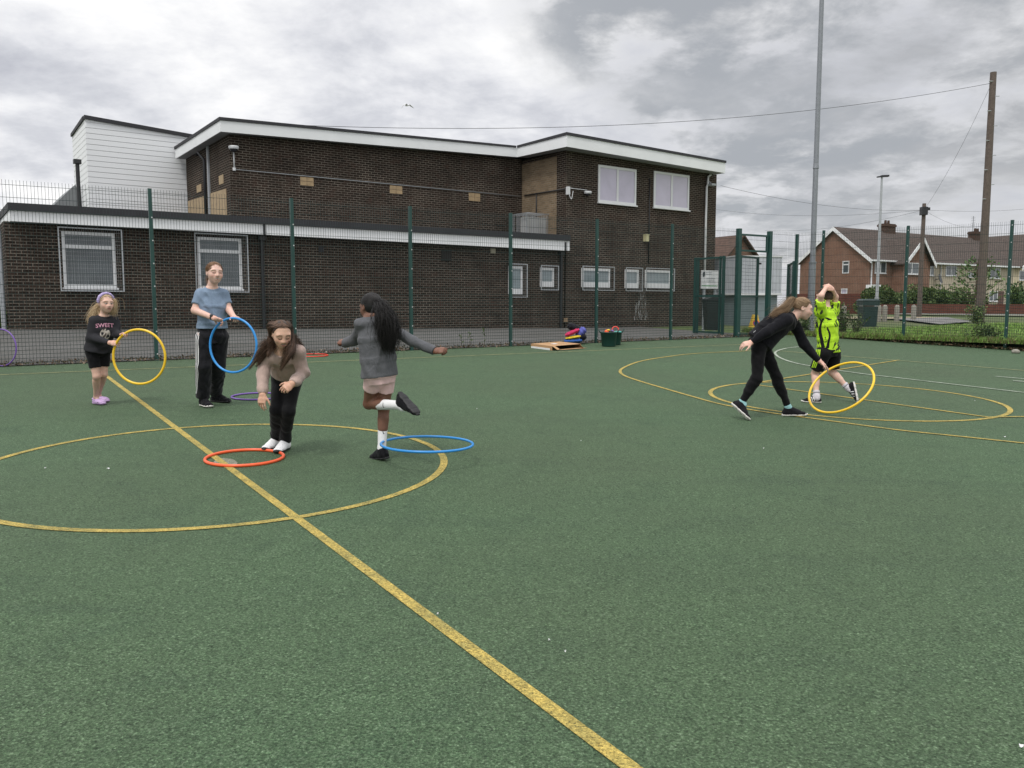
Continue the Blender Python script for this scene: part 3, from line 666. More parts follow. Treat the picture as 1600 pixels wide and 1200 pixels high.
def hop():
    Y = 6.45; S = .85; f = A_(-.35, .94, 0); r = A_(.94, .35, 0); g = G(597, 722)
    e = thing('person', 'girl with long black hair and pink shorts hopping on one leg', 'person', g)
    J = dict(pel=W(594, 586, Y), neck=W(583, 494, Y), fwd=f)
    J['head'] = W(579.5, 479.5, Y+.03); J['hR'] = frame(A_(-.62, .75, -.22), A_(-.1, .18, 1)); H = .212
    J['shL'] = W(564, 507, Y-.04); J['shR'] = W(606, 510, Y+.05)
    J['elL'] = W(554, 531, Y+.12); J['wrL'] = W(541, 535.5, Y+.28); J['elR'] = W(646, 533, Y); J['wrR'] = W(680, 548.5, Y-.07)
    J['hipL'] = W(583.5, 592, Y-.02); J['hipR'] = W(603, 592, Y+.05)
    J['knL'] = W(576, 631, Y+.10); J['anL'] = W(625, 633, Y-.14); J['knR'] = W(599.5, 641, Y+.11)
    fL = nrm(A_(.62, -.5, -.6)); fR = nrm(A_(-.62, .76, -.14)); uL = nrm(-A_(.62, -.5, .55)); uL = frame(fL, uL)[2]
    setfoot(J, 'L', J['anL']-fL*.05-uL*.09, fL, uL, .235); setfoot(J, 'R', W(604.5, 717, Y+.02), fR, A_(-.1, -.05, 1), .232)
    J['handR'] = dict(d=A_(.9, -.25, .1), n=A_(-.1, .6, -.8), curls=[1.0, 1.1, 1.2, 1.2], thumb=.9); J['handL'] = dict(d=A_(-.8, .5, .1), n=A_(.2, .4, -.8), curls=[1.1, 1.2, 1.2, 1.2], thumb=.9)
    sk = SKIN['brown']
    V, F, C = base_body(J, S, sk, .82, H, 0, .93); head_cols(V, C, J['head'], J['hR'], H, sk, (.12, .05, .04), (.01, .008, .007), (.012, .01, .01), 0); body_obj(e, V, F, C)
    B = top_sdf(J, S, .03, W(594, 592, Y), .190, .150, 'full', .95, cuff=.044, sl=.053, se=.052, neckw=.062)
    B.cut(W(594, 588.5, Y), nrm(A_(.10, 0, -1))); gr = fabric('grey_jersey', (.105, .108, .116), .14, .9, .35)
    B.cone(J['elL'], J['wrL']+nrm(J['wrL']-J['elL'])*.05, .05*S, .042*S, .02, flat1=True)
    emit(B, 'long_sleeved_top', gr, e, folds(.005, 38, A_(.9, .1, .6), 21))
    emit(legs_sdf(J, S, .97, .40, .092, .084, tw=.168, td=.124, k=.010), 'shorts', fabric('pink_cotton', (.66, .47, .45), .05, .9, .25), e, folds(.003, 60, A_(.3, 0, 1), 22))
    B = None
    sL = sock(e, J['anL'], J['knL'], fL, -.05, .66, .040*S, .052*S, M_white); sR = sock(e, J['anR'], J['knR'], J['footR'], -.05, .52, .038*S, .047*S, M_white)
    for so, p, w in ((sL, W(602, 632, Y), A_(0, -1, 0)), (sR, W(598, 676, Y), A_(0, -1, 0))):
        bv = bvh_of(so); ribbon('tick_mark', bv, [p+A_(-.004, -.05, .022), p+A_(-.006, -.05, .0), p+A_(.0, -.05, -.014), p+A_(.012, -.05, -.012)], nrm(A_(1, 0, .5)), (.003, .008), M_rubber_k, so, away=w, m=12)
    shoe(e, *J['shoeR'], M_shoe_k, M_rubber_k, thick=.02, wide=1.05)
    shoe(e, *J['shoeL'], M_shoe_k, M_rubber_k, thick=.022, wide=1.05)
    c, R = J['head'], J['hR']; tie = c-R[1]*.47*H+R[2]*.02*H+A_(.01, -.005, 0)
    D = Y-.16
    tails = [[tie, W(598, 484, D), W(604, 505, D), W(607, 525, D), W(608, 545, D)], [tie, W(597, 490, D-.02), W(598, 510, D-.03), W(601, 530, D-.02), W(606, 552, D)], [tie, W(603, 490, D+.02), W(612, 508, D+.02), W(613, 528, D+.02), W(611, 558, D+.02)]]
    pulled_back(e, c, R, H, tie, (.006, .0055, .0055), (.022, .019, .018), tails, seed=6, tailr=.031, tailn=1250, tl=22, wav=.009, cutf=.17, low=-.36)
    hoop('blue hoop swinging flat in the air round the hopping girl\'s ankle', W(667.5, 693.5, 6.43), A_(.02, 0, 1), .755, M_hb)
    return e
def lean():
    Y = 8.85; S = .98; f = A_(1, .05, 0); r = A_(.05, -1, 0); g = G(1212, 655)
    Dm = .78; v_ = nrm(ray(1313.7, 605)); er = nrm(np.cross(v_, A_(0, 0, 1))); n = er*-.43+np.cross(er, v_)*.627-v_*.649
    def low(y): p = W(1313.7, 605, y); q = -A_(0, 0, 1)+n*n[2]; p = p+nrm(q)*Dm/2; return abs(p[2]-.012-gz(p[0], p[1]))
    c0 = W(1313.7, 605, min(np.arange(8.6, 9.8, .01), key=low))
    hc, hx, hy = hoop('yellow hoop leaning over as it rolls from the hand of the girl in black', c0, n, Dm, M_hy, r=.0135)
    e = thing('person', 'older girl in black with a fair ponytail reaching down for a yellow hoop', 'person', g)
    J = dict(pel=W(1188, 534, Y), neck=W(1238.5, 497, Y), fwd=f); J['bend'] = A_(-.03, 0, .03)
    J['head'] = W(1254, 481.5, Y-.01); J['hR'] = frame(A_(.95, -.12, -.28), A_(.25, 0, .95)); H = .225
    J['shR'] = W(1229, 500, Y-.155); J['shL'] = W(1240, 505, Y+.14)
    J['elR'] = W(1198, 519, Y-.22); J['wrR'] = W(1174, 535, Y-.20); J['elL'] = W(1256, 537, Y+.14); J['wrL'] = W(1279.5, 563.5, Y+.14)
    J['hipR'] = W(1186, 540, Y-.085); J['hipL'] = W(1191, 540, Y+.085)
    J['knR'] = W(1182.5, 592, Y-.12); J['knL'] = W(1213, 588, Y+.11)
    fR = nrm(A_(.58, -.55, -.6)); fL = nrm(A_(.97, -.10, .02)); toe = G(1168, 657)+A_(0, 0, .008); setfoot(J, 'R', toe-fR*.24, fR, nrm(A_(.6, .2, .75)), .248); setfoot(J, 'L', G(1223.5, 650), fL, A_(0, 0, 1), .25)
    rim, t = on_rim(hc, hx, hy, Dm-.02, 1294, 577)
    J['handL'] = dict(d=W(1296, 577, 9.0)-J['wrL'], n=A_(-.55, .1, -.8), curls=[.15, .25, .35, .4], thumb=.5, spread=.1)
    J['handR'] = dict(d=A_(-.95, -.1, -.25), n=A_(.2, .5, -.85), curls=[.35, .4, .45, .5], thumb=.5, spread=.08)
    sk = (.66, .43, .345)
    V, F, C = base_body(J, S, sk, .95, H, 0, .95); head_cols(V, C, J['head'], J['hR'], H, sk, (.42, .18, .16), (.20, .12, .07), (.08, .09, .1), 0); body_obj(e, V, F, C)
    hem = J['pel']-(J['neck']-J['pel'])*.03
    B = top_sdf(J, S, .03, hem, .172, .150, 'full', 1.05, cuff=.036, sl=.060, se=.054, neckw=.068)
    tp = emit(B, 'sweatshirt', fabric('black_fleece', (.0105, .0105, .013), .25, .95, .3, .06), e, folds(.007, 45, A_(.7, .3, .7), 31))
    B = Sdf(.005); tn = nrm(J['neck']-J['pel']); nk = J['neck']
    emit(legs_sdf(J, S, .96, 1.96, .089, .060, .040, tw=.162, td=.125, top=hem), 'leggings', M_black2, e, folds(.003, 55, A_(.5, .1, 1), 33))
    bv = bvh_of(tp); ch = W(1239, 520, Y)
    for nm, p, w, aw in (('chest_logo', W(1239.5, 520.5, Y-.06), .02, A_(.55, -.84, 0)), ('back_logo', W(1178, 517, Y-.1), .008, A_(-.6, -.5, .6))):
        ribbon(nm, bv, [p-A_(.014, 0, .006), p, p+A_(.014, 0, .010)], A_(.0, 0, 1), w, M_white, tp, away=nrm(aw), m=6)
    teal = fabric('turquoise_cotton', (.26, .46, .47), .06)
    sock(e, J['anR'], J['knR'], fR, -.1, .09, .038, .038, teal); sock(e, J['anL'], J['knL'], J['footL'], -.1, .09, .038, .038, teal)
    shoe(e, *J['shoeR'], M_shoe_k, M_rubber_w, thick=.026)
    shoe(e, *J['shoeL'], M_shoe_k, M_rubber_w, thick=.026)
    c, R = J['head'], J['hR']; tie = c-R[1]*.43*H+R[2]*.22*H
    pulled_back(e, c, R, H, tie, (.16, .10, .055), (.38, .26, .15), [[tie, tie-A_(.05, 0, .0), W(1226, 482, Y-.06), W(1213, 489, Y-.10), W(1202, 496, Y-.12)]], seed=12, tailr=.030, tailn=800, tl=18, wav=.004, cutf=.19)
    m = MB(); m.tube([tie+(R[2]*math.cos(a)+R[0]*math.sin(a))*.016-R[1]*.006 for a in np.linspace(0, 2*np.pi, 16, endpoint=False)], .006, 6, True); m.build('hair_band', M_rubber_k, e, smooth=True)
    return e
def boy():
    Y = 10.16; S = .86; f = A_(-.6, .8, 0); r = A_(.8, .6, 0); g = G(1270, 629)
    e = thing('person', 'boy in a neon yellow football shirt walking away with hands on his head', 'person', g)
    J = dict(pel=W(1294.5, 548, Y), neck=W(1290.5, 482, Y), fwd=f)
    J['head'] = W(1288, 463.5, Y+.03); J['hR'] = frame(A_(-.72, .66, -.12), A_(-.06, .1, 1)); H = .212
    J['shL'] = W(1281, 487, Y-.10); J['shR'] = W(1302.5, 487, Y+.08)
    J['elL'] = W(1283, 462, Y-.20); J['wrL'] = W(1290, 450.5, Y-.09); J['elR'] = W(1305.5, 464, Y+.02); J['wrR'] = W(1300.5, 452, Y-.06)
    J['hipL'] = W(1286, 553, Y-.06); J['hipR'] = W(1302, 553, Y+.06)
    J['knL'] = W(1273.5, 584, Y+.03); J['knR'] = W(1300, 582, Y+.08)
    fL = nrm(A_(-.96, .2, .02)); fR = nrm(A_(.12, -.3, -.95)); uR = frame(fR, -A_(.85, -.4, .2))[2]; setfoot(J, 'L', G(1281.5, 629.5), fL, A_(0, 0, 1), .215); an = W(1325, 606, Y-.02); setfoot(J, 'R', an-fR*.05-uR*.09, fR, uR, .235)
    J['handL'] = dict(d=A_(.8, .3, .35), n=A_(-.2, .8, -.55), curls=[.35, .4, .45, .5], thumb=.5); J['handR'] = dict(d=A_(-.75, -.2, .55), n=A_(-.2, .7, -.6), curls=[.35, .4, .45, .5], thumb=.5)
    sk = (.66, .44, .35)
    V, F, C = base_body(J, S, sk, .8, H, 0, 1.0); head_cols(V, C, J['head'], J['hR'], H, sk, (.42, .18, .16), (.10, .06, .04), (.06, .06, .06), 0); body_obj(e, V, F, C)
    m, nt, b = new_mat('neon_shirt'); v = scaled(nt, (1, 1, .45)); n = noise(nt, 9, 3, .6, v, 2.2); n2 = noise(nt, 26, 2, .5, v, 1.0)
    blk = ramp(nt, n, [(.575, 0), (.595, 1)]); yc = ramp(nt, n2, [(.3, (.36, .60, .012)), (.7, (.46, .74, .02))])
    L(nt, mixc(nt, blk, yc, (.016, .02, .014)), b.inputs['Base Color']); b.inputs['Roughness'].default_value = .8; bump(nt, b, noise(nt, 20, 3, .5, v, 1.2), .4, .03)
    B = top_sdf(J, S, .036, W(1295, 551, Y), .178, .145, 'short', 1.0, sl=.076, se=.072, sleeve_t=.70, neckw=.07); B.cut(W(1295, 550.5, Y), A_(0.03, 0, -1))
    tp = emit(B, 'football_shirt', m, e, folds(.005, 45, A_(.6, .1, .8), 41)); bv = bvh_of(tp); aw = nrm(A_(-.1, -1, .1))
    P = lambda x, y: W(1230+x/5.22, 430+y/5.22, Y)
    for pts, w in (([P(270, 365), P(250, 430), P(262, 520), P(275, 590)], (.020, .035)), ([P(300, 430), P(322, 490), P(312, 550), P(305, 600)], (.016, .035)), ([P(430, 530), P(425, 570), P(400, 610)], (.05, .075)), ([P(345, 605), P(370, 570), P(410, 545)], (.008, .02)), ([P(235, 370), P(232, 430)], (.01, .02)), ([P(292, 352), P(330, 372)], (.03, .045)), ([P(362, 400), P(376, 425), P(392, 415), P(378, 385), P(388, 365)], (.014, .018)), ([P(345, 318), P(385, 310)], (.010, .03)), ([P(325, 285), P(350, 275), P(372, 240)], (.008, .03))):
        ribbon('black_brush_mark', bv, pts, A_(1, 0, .2), w, M_black, tp, away=aw, m=14)
    sh = emit(legs_sdf(J, S, 1.0, .80, .108, .098, tw=.178, td=.14), 'shorts', M_black2, e, folds(.005, 50, A_(.3, 0, 1), 43)); bv = bvh_of(sh)
    neon = plain('neon_print', (.42, .68, .02), .7)
    for i in range(3): ribbon('side_stripe', bv, [P(240+13*i, 603), P(232+13*i, 660), P(203+13*i, 752)], A_(1, 0, 0), .012, neon, sh, away=nrm(A_(-.35, -1, 0)))
    so = fabric('pale_sock', (.55, .52, .55), .08); gs = fabric('grey_sock_band', (.2, .2, .22), .1)
    for s in 'LR':
        k = sock(e, J['an'+s], J['kn'+s], J['foot'+s], -.1, .24, .040, .041, so); sock(k, J['an'+s], J['kn'+s], J['foot'+s], .1, .16, .0415, .0418, gs, 'sock_band')
    a = shoe(e, *J['shoeL'], M_shoe_k, M_rubber_w, thick=.026)
    b_ = shoe(e, *J['shoeR'], M_shoe_k, M_rubber_w, thick=.026)
    for so_, hp, f_, sd in ((a, G(1281.5, 629.5)+A_(0, 0, .045), fL, A_(0, -1, 0)),):
        bv = bvh_of(so_)
        for i in range(3): p = hp+f_*(.09+.022*i)+sd*.03; ribbon('shoe_stripe', bv, [p-A_(-.01, 0, .02), p+A_(-.006, 0, .025)], f_, .009, M_white, so_, away=sd, m=6)
    bv = bvh_of(b_)
    for i in range(3): p = J['anR']+fR*(.05+.03*i)+A_(0, -.05, 0); ribbon('shoe_stripe', bv, [p-A_(.02, 0, 0), p+A_(.035, 0, .01)], fR, .010, M_white, b_, away=A_(0, -1, 0), m=6)
    c, R = J['head'], J['hR']; rng = np.random.default_rng(15); base, tip = (.05, .030, .02), (.11, .07, .045)
    V, F = hair_cap(c, R, H, .17, -.26, thick=.03); F = [tuple(q) for q in F.tolist()]; c0 = np.tile(np.array(base), (len(V), 1)); paths = []
    for i in range(900):
        th = rng.uniform(-3.14, 3.14); ph = rng.uniform(.05, .9 if abs(th) < .7 else 1.3 if abs(th) < 1.3 else 1.9)
        paths.append([cap_point(c, R, H, th, ph, .02), cap_point(c, R, H, th+rng.normal(0, .1), ph+.12, .05), cap_point(c, R, H, th+rng.normal(0, .15), ph+.27, .05)])
    sv, sf, sc = strands(paths, .002, .0008, hair_col(base, tip, len(paths), rng)); n0 = len(V)
    mk('hair', np.concatenate([V, sv]), F+[tuple(i+n0 for i in q) for q in sf], M_hair, e, smooth=True, cols=np.clip(np.concatenate([c0, sc]), .01, 1))
    return e
CAST = [adult, kid, pink, hop, lean, boy]
for fn in CAST: fn()
def G2(px, py, up): p = G(px, py); return p+A_(0, 0, up)
flat = nrm(A_(-GA, -GB, 1))
hoop('orange hoop lying flat on the court by the white shoes of the bending girl', G2(382.5, 717, .012), flat, .635, M_ho, r=.013)
hoop('purple hoop lying flat on the court behind the bending girl', G2(402, 620.5, .012), flat, .63, M_hp)
hoop('red hoop lying flat on the court close to the foot of the fence', G2(488, 556, .012), flat, .62, M_hr)
hoop('purple hoop standing on its edge at the left end of the fence', G2(3.5, 573, .312), A_(-.25, -1, .03), .62, M_hp)
# ================================================================ setting
F0 = A_(-.03, 18.70, 0); FD = A_(.833, .553, 0); FN = A_(-.553, .833, 0)      # back fence line
def fen(t, m=0.0): p = F0+FD*t+FN*m; return A_(p[0], p[1], gz(p[0], p[1]))
CORN = F0+FD*10.15; RD = A_(.553, -.833, 0)
P0 = A_(-12.17, 19.73, 0); BD = A_(.811, .585, 0); BN = A_(-.585, .811, 0)     # school front
def basez(s): return CAMZ+np.interp(s, [-6, 0, 14, 25, 40], [-.55, -.575, -.775, -.90, -.93])
def terrain(x, y):
    p = A_(x, y, 0); t = (p-F0)@FD; m = (p-F0)@FN; s = (p-P0)@BD; w = (p-P0)@BN
    right = CAMZ+np.interp(y, [10, 18, 26, 50, 400], [-1.10, -1.02, -.93, -.50, -.50])
    q = p-BN*max(w, 0)-FN*0; zf = gz(*(F0+FD*t)[:2]); mw = m-w if w < 0 else m
    k = np.clip(m/max(m-w, .5), 0, 1) if w < 0 else 1.0
    left = zf+(basez(s)-zf)*k
    b = np.clip((t-8.5)/5, 0, 1); b = b*b*(3-2*b)
    return left*(1-b)+right*b
def surf_mat(name, cols, s1, s2, rough=.95, bmp=.4, bs=60, big=.6):
    m, nt, b = new_mat(name); v = N(nt, 'ShaderNodeTexCoord').outputs['Object']
    o = mixc(nt, ramp(nt, noise(nt, s1, 6, .65, v), [(.35, 0), (.65, 1)]), cols[0], cols[1])
    o = mixc(nt, ramp(nt, noise(nt, s2, 5, .6, v), [(.42, 0), (.62, big)]), o, cols[2])
    L(nt, o, b.inputs['Base Color']); b.inputs['Roughness'].default_value = rough; b.inputs['Specular IOR Level'].default_value = .25
    bump(nt, b, noise(nt, bs, 4, .6, v), bmp, .02); return m
# ---- court surface: painted open-textured macadam
def court_mat(name, paint=None, fade=.5):
    m, nt, b = new_mat(name); v = N(nt, 'ShaderNodeTexCoord').outputs['Object']
    g = noise(nt, 105, 3, .65, v); g2 = noise(nt, 420, 2, .5, v); vo = N(nt, 'ShaderNodeTexVoronoi', Scale=125.0); L(nt, v, vo.inputs['Vector'])
    h = N(nt, 'ShaderNodeMath', operation='ADD'); L(nt, g, h.inputs[0]); L(nt, vo.outputs['Distance'], h.inputs[1])
    o = ramp(nt, g, [(.28, (.013, .026, .013)), (.43, (.050, .093, .045)), (.56, (.083, .135, .071)), (.72, (.19, .265, .17))])
    o = mixc(nt, ramp(nt, noise(nt, .55, 6, .62, v), [(.35, 0), (.7, .30)]), o, (.064, .098, .056))
    o = mixc(nt, ramp(nt, noise(nt, 2.6, 5, .7, v, .6), [(.5, 0), (.75, .35)]), o, (.026, .052, .034))
    o = mixc(nt, ramp(nt, noise(nt, .9, 4, .5, scaled(nt, (.3, 2.2, 1)), 1.0), [(.54, 0), (.70, .16)]), o, (.030, .050, .034))
    o = mixc(nt, ramp(nt, g2, [(.70, 0), (.80, .45)]), o, (.30, .35, .27))
    o = mixc(nt, ramp(nt, noise(nt, .22, 4, .55, v), [(.40, 0), (.66, .35)]), o, (.070, .088, .050))
    if paint is not None:
        w = ramp(nt, g, [(.29, 0), (.42, 1)]); w2 = ramp(nt, noise(nt, 6, 6, .75, v), [(.34, fade*.55), (.6, 1)])
        k = N(nt, 'ShaderNodeMath', operation='MULTIPLY'); L(nt, w, k.inputs[0]); L(nt, w2, k.inputs[1])
        c = np.array(paint); o = mixc(nt, k.outputs[0], o, ramp(nt, g, [(.35, c*.75), (.7, np.minimum(c*1.2, 1))]))
    sv = N(nt, 'ShaderNodeSeparateColor'); L(nt, vo.outputs['Color'], sv.inputs[0])
    o = mixc(nt, 1.0, o, ramp(nt, sv.outputs[0], [(.0, .62), (.35, .90), (.75, 1.08), (.93, 1.28), (1, 1.6)] if paint is None else [(0, .6), (.4, .95), (.9, 1.15), (1, 1.3)]), 'MULTIPLY')
    L(nt, o, b.inputs['Base Color']); b.inputs['Roughness'].default_value = .8; b.inputs['Specular IOR Level'].default_value = .22
    bump(nt, b, h.outputs[0], .9, .008); return m
M_court = court_mat('court_macadam'); M_ly = court_mat('yellow_line_paint', (.53, .40, .105), .8); M_lf = court_mat('faded_yellow_line', (.40, .39, .19), .55); M_lw = court_mat('white_line_paint', (.52, .57, .48), .6)
ce = F0-FD*16; cn = CORN+RD*16
q = [F0-FD*32, CORN, CORN+RD*30, F0-FD*32+RD*30]
mk('court', [A_(p[0], p[1], gz(p[0], p[1])) for p in q], [(3, 2, 1, 0)], M_court).__setitem__('kind', 'structure')
LZ = [.004]
def line_on_court(name, pts, w, mat, closed=False):
    p = np.array([q[:2] for q in pts]); tg = (np.roll(p, -1, 0)-np.roll(p, 1, 0)) if closed else np.gradient(p, axis=0)
    tg /= np.linalg.norm(tg, axis=1)[:, None]; nn = np.stack([-tg[:, 1], tg[:, 0]], 1)
    V = []; n = len(p); F = []
    for i in range(n):
        for sg in (-.5, .5): a = p[i]+nn[i]*w*sg; V.append(A_(a[0], a[1], gz(*a)+LZ[0]))
    for i in range(n if closed else n-1): j = (i+1) % n; F.append((2*i, 2*j, 2*j+1, 2*i+1))
    LZ[0] += .0006; o = mk(name, V, F, mat); o['kind'] = 'structure'; return o
def straight(a, b, n=2, ext=(0, 0)):
    a = np.array(a); b = np.array(b); d = nrm(b-a); return [a-d*ext[0]+(b+d*ext[1]-a+d*ext[0])*t for t in np.linspace(0, 1, n)]
line_on_court('court_line', straight(G(985, 1200), G(164, 586), ext=(2.5, 0)), .058, M_ly)
for c, r in (((-2.318, 6.337), 1.775), ((4.402, 10.50), 1.775)): line_on_court('court_circle', [A_(c[0]+r*math.cos(a), c[1]+r*math.sin(a), 0) for a in np.linspace(0, 2*np.pi, 120, endpoint=False)], .058, M_ly, True)
line_on_court('court_line', straight(G(0, 586), G(1000, 545), ext=(6, 4)), .05, M_lf)
pxs = lambda s: bez([G(*p) for p in s], len(s)*8)
line_on_court('court_arc', pxs([(1190, 547.5), (1090, 552.5), (1040, 558), (1000, 565), (976, 574), (969, 580.5), (976, 587.5), (1000, 596), (1035, 606.5), (1080, 619.5), (1120, 630.5), (1160, 638.5), (1200, 645), (1300, 658.5), (1400, 672), (1500, 682.5), (1600, 693), (1700, 703), (1900, 722)]), .05, M_ly)
line_on_court('court_line', straight(G(1184, 602), G(1545, 652.5)), .05, M_ly); line_on_court('court_line', straight(G(1541, 652.5), G(1640, 651), ext=(0, 3)), .05, M_ly)
line_on_court('court_line', straight(G(1405, 563), G(1170, 600.5)), .05, M_ly); line_on_court('court_line', straight(G(1215, 548.5), G(1600, 579.5), ext=(0, 4)), .05, M_lf)
line_on_court('court_arc', pxs([(1262, 540.5), (1230, 544.5), (1214, 549), (1211.5, 553.5), (1220, 560), (1240, 567), (1270, 573), (1340, 583.5), (1420, 593), (1600, 614), (1700, 626), (1900, 651)]), .05, M_lw)
line_on_court('court_line', straight(G(1555, 588.5), G(1660, 598)), .05, M_lw); line_on_court('court_line', straight(G(1583, 595.8), G(1620, 598)), .09, M_lw)
# worn pale patch under the orange hoop
a = [G(352+18*math.cos(t)*(1+.15*math.sin(3*t)), 722+6.5*math.sin(t)*(1+.2*math.sin(2*t+1))) for t in np.linspace(0, 2*np.pi, 24, endpoint=False)]
mk('worn_patch', [p+A_(0, 0, .0032) for p in a], [tuple(range(24))], court_mat('worn_macadam', (.32, .31, .25), .6)).__setitem__('kind', 'structure')
# ---- ground beyond the fences
M_asph = surf_mat('tarmac', ((.085, .085, .082), (.125, .122, .115), (.07, .068, .06)), 14, .7, .95, .5, 120)
M_grass = surf_mat('grass_ground', ((.10, .18, .035), (.14, .23, .055), (.16, .17, .07)), 30, .5, 1, .6, 90)
M_far = surf_mat('field', ((.06, .09, .03), (.09, .12, .045), (.11, .10, .06)), 3, .2, 1, .2, 20)
def sheet(name, pts_t, mat, dz=0.0, n=(24, 24), zf=None):
    """grid between four corners, draped on the terrain"""
    a, b, c, d = [np.array(p, float)[:2] for p in pts_t]; V = []; F = []
    for i in range(n[0]+1):
        for j in range(n[1]+1):
            u, v = i/n[0], j/n[1]; p = (a*(1-u)+b*u)*(1-v)+(d*(1-u)+c*u)*v; V.append(A_(p[0], p[1], (zf or terrain)(p[0], p[1])+dz))
    for i in range(n[0]):
        for j in range(n[1]): k = i*(n[1]+1)+j; F.append((k, k+n[1]+1, k+n[1]+2, k+1))
    o = mk(name, V, F, mat, smooth=True); o['kind'] = 'structure'; return o
xy = lambda t, m: F0+FD*t+FN*m
sheet('tarmac_yard', [xy(-18, .03), xy(9.2, .03), xy(14, 16), xy(-18, 16)], M_asph, .012, (60, 30))
R_ = lambda t, m: CORN+RD*t+FD*m                                   # along the right hand fence
sheet('grass_verge', [R_(14, .03), R_(-2.2, .03), R_(-2.2, 70), R_(14, 70)], M_grass, .02, (30, 60))
sheet('ground', [A_(-500, -60, 0), A_(500, -60, 0), A_(500, 700, 0), A_(-500, 700, 0)], M_far, 0, (60, 60), lambda x, y: CAMZ-1.9 if y < 30 else CAMZ-1.05)
sheet('far_ground', [xy(6, 6), R_(14, 40), A_(160, 300, 0), A_(-60, 300, 0)], M_far, -.05, (30, 40))
# ---- building frame helpers: local axes s (along the front), w (into the building), z
BMAT = Matrix(((BD[0], BN[0], 0, P0[0]), (BD[1], BN[1], 0, P0[1]), (0, 0, 1, 0), (0, 0, 0, 1)))
class Fr:
    def __init__(s, o, d, n): s.o, s.d, s.n = o, d, n; s.mat = Matrix(((d[0], n[0], 0, o[0]), (d[1], n[1], 0, o[1]), (0, 0, 1, 0), (0, 0, 0, 1)))
    def w(s, px, py, w):       # pixel on the plane at depth w -> (along, z)
        r = ray(px, py); t = (s.o@s.n+w)/(r@s.n); p = r*t; return A_((p-s.o)@s.d, p[2]+CAMZ)
    def a(s, px, py, a):       # pixel on the cross plane at distance a -> (depth, z)
        r = ray(px, py); t = (s.o@s.d+a)/(r@s.d); p = r*t; return A_((p-s.o)@s.n, p[2]+CAMZ)
S_ = Fr(P0, BD, BN)
def brick_mat(name, c1, c2, mortar, bw=.225, bh=.075, ms=.0095, tint=None, rough=.9):
    m, nt, b = new_mat(name); tc = N(nt, 'ShaderNodeTexCoord'); g = tc
    so = N(nt, 'ShaderNodeSeparateXYZ'); L(nt, tc.outputs['Object'], so.inputs[0]); sn = N(nt, 'ShaderNodeSeparateXYZ'); L(nt, tc.outputs['Normal'], sn.inputs[0])
    ab = N(nt, 'ShaderNodeMath', operation='ABSOLUTE'); L(nt, sn.outputs[0], ab.inputs[0]); gt = N(nt, 'ShaderNodeMath', operation='GREATER_THAN'); L(nt, ab.outputs[0], gt.inputs[0]); gt.inputs[1].default_value = .6
    mx = N(nt, 'ShaderNodeMix'); L(nt, gt.outputs[0], mx.inputs[0]); L(nt, so.outputs[0], mx.inputs[2]); L(nt, so.outputs[1], mx.inputs[3])
    cb = N(nt, 'ShaderNodeCombineXYZ'); L(nt, mx.outputs[0], cb.inputs[0]); L(nt, so.outputs[2], cb.inputs[1])
    br = N(nt, 'ShaderNodeTexBrick', Scale=1.0); L(nt, cb.outputs[0], br.inputs['Vector'])
    for k, v in (('Mortar Size', ms), ('Mortar Smooth', .25), ('Bias', -.1), ('Brick Width', bw), ('Row Height', bh)): br.inputs[k].default_value = v
    br.inputs['Color1'].default_value = (*c1, 1); br.inputs['Color2'].default_value = (*c2, 1); L(nt, ramp(nt, noise(nt, 1.1, 6, .68, cb.outputs[0], .6), [(.34, np.array(mortar)*.5), (.64, np.array(mortar)*1.12)]), br.inputs['Mortar'])
    o = mixc(nt, ramp(nt, noise(nt, 45, 4, .7, cb.outputs[0]), [(.3, 0), (.75, .5)]), br.outputs['Color'], np.array(c1)*.7)
    o = mixc(nt, ramp(nt, noise(nt, .8, 5, .6, cb.outputs[0]), [(.4, 0), (.7, .25)]), o, np.array(c1)*.8+A_(.004, .006, .004))
    o = mixc(nt, ramp(nt, noise(nt, 2.2, 5, .7, scaled(nt, (1, 1, .35))), [(.56, 0), (.78, .30)]), o, np.array(mortar)*.55)
    if tint is not None: o = mixc(nt, ramp(nt, noise(nt, 3.5, 3, .6, cb.outputs[0]), [(.55, 0), (.7, .6)]), o, tint)
    L(nt, o, b.inputs['Base Color']); b.inputs['Roughness'].default_value = rough; b.inputs['Specular IOR Level'].default_value = .12
    iv = N(nt, 'ShaderNodeMath', operation='SUBTRACT'); iv.inputs[0].default_value = 1.0; L(nt, br.outputs['Fac'], iv.inputs[1])
    n1 = bump(nt, None, noise(nt, 60, 3, .6, cb.outputs[0]), .25, .004); bump(nt, b, iv.outputs[0], .8, .008, n1); return m
M_brick = brick_mat('dark_brick', (.021, .0155, .0125), (.052, .036, .028), (.25, .218, .18), tint=(.060, .036, .028))
M_brickt = brick_mat('buff_brick', (.17, .125, .080), (.27, .195, .125), (.32, .28, .22))
M_brickr = brick_mat('red_brick', (.205, .108, .075), (.27, .145, .102), (.34, .28, .23))
M_brickd = brick_mat('dark_red_brick', (.125, .042, .032), (.16, .055, .040), (.20, .13, .10))
M_fasc = plain('white_fascia', (.74, .755, .765), .55, .05, 1.2, dirt=.12, bmp=.03, bs=3)
M_felt = plain('black_roof_edge', (.022, .022, .026), .7, .2, 4)
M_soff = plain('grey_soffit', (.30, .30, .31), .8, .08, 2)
M_upvc = plain('white_window_frame', (.66, .67, .68), .35, .03, 5)
M_galv = plain('galvanised_steel', (.42, .44, .46), .45, .12, 30, metal=.6)
M_pipek = plain('black_pipe', (.014, .015, .017), .5, .2, 8); M_pipeg = plain('grey_pipe', (.33, .35, .37), .5, .08, 8); M_pipew = plain('white_pipe', (.58, .59, .60), .45, .06, 8)
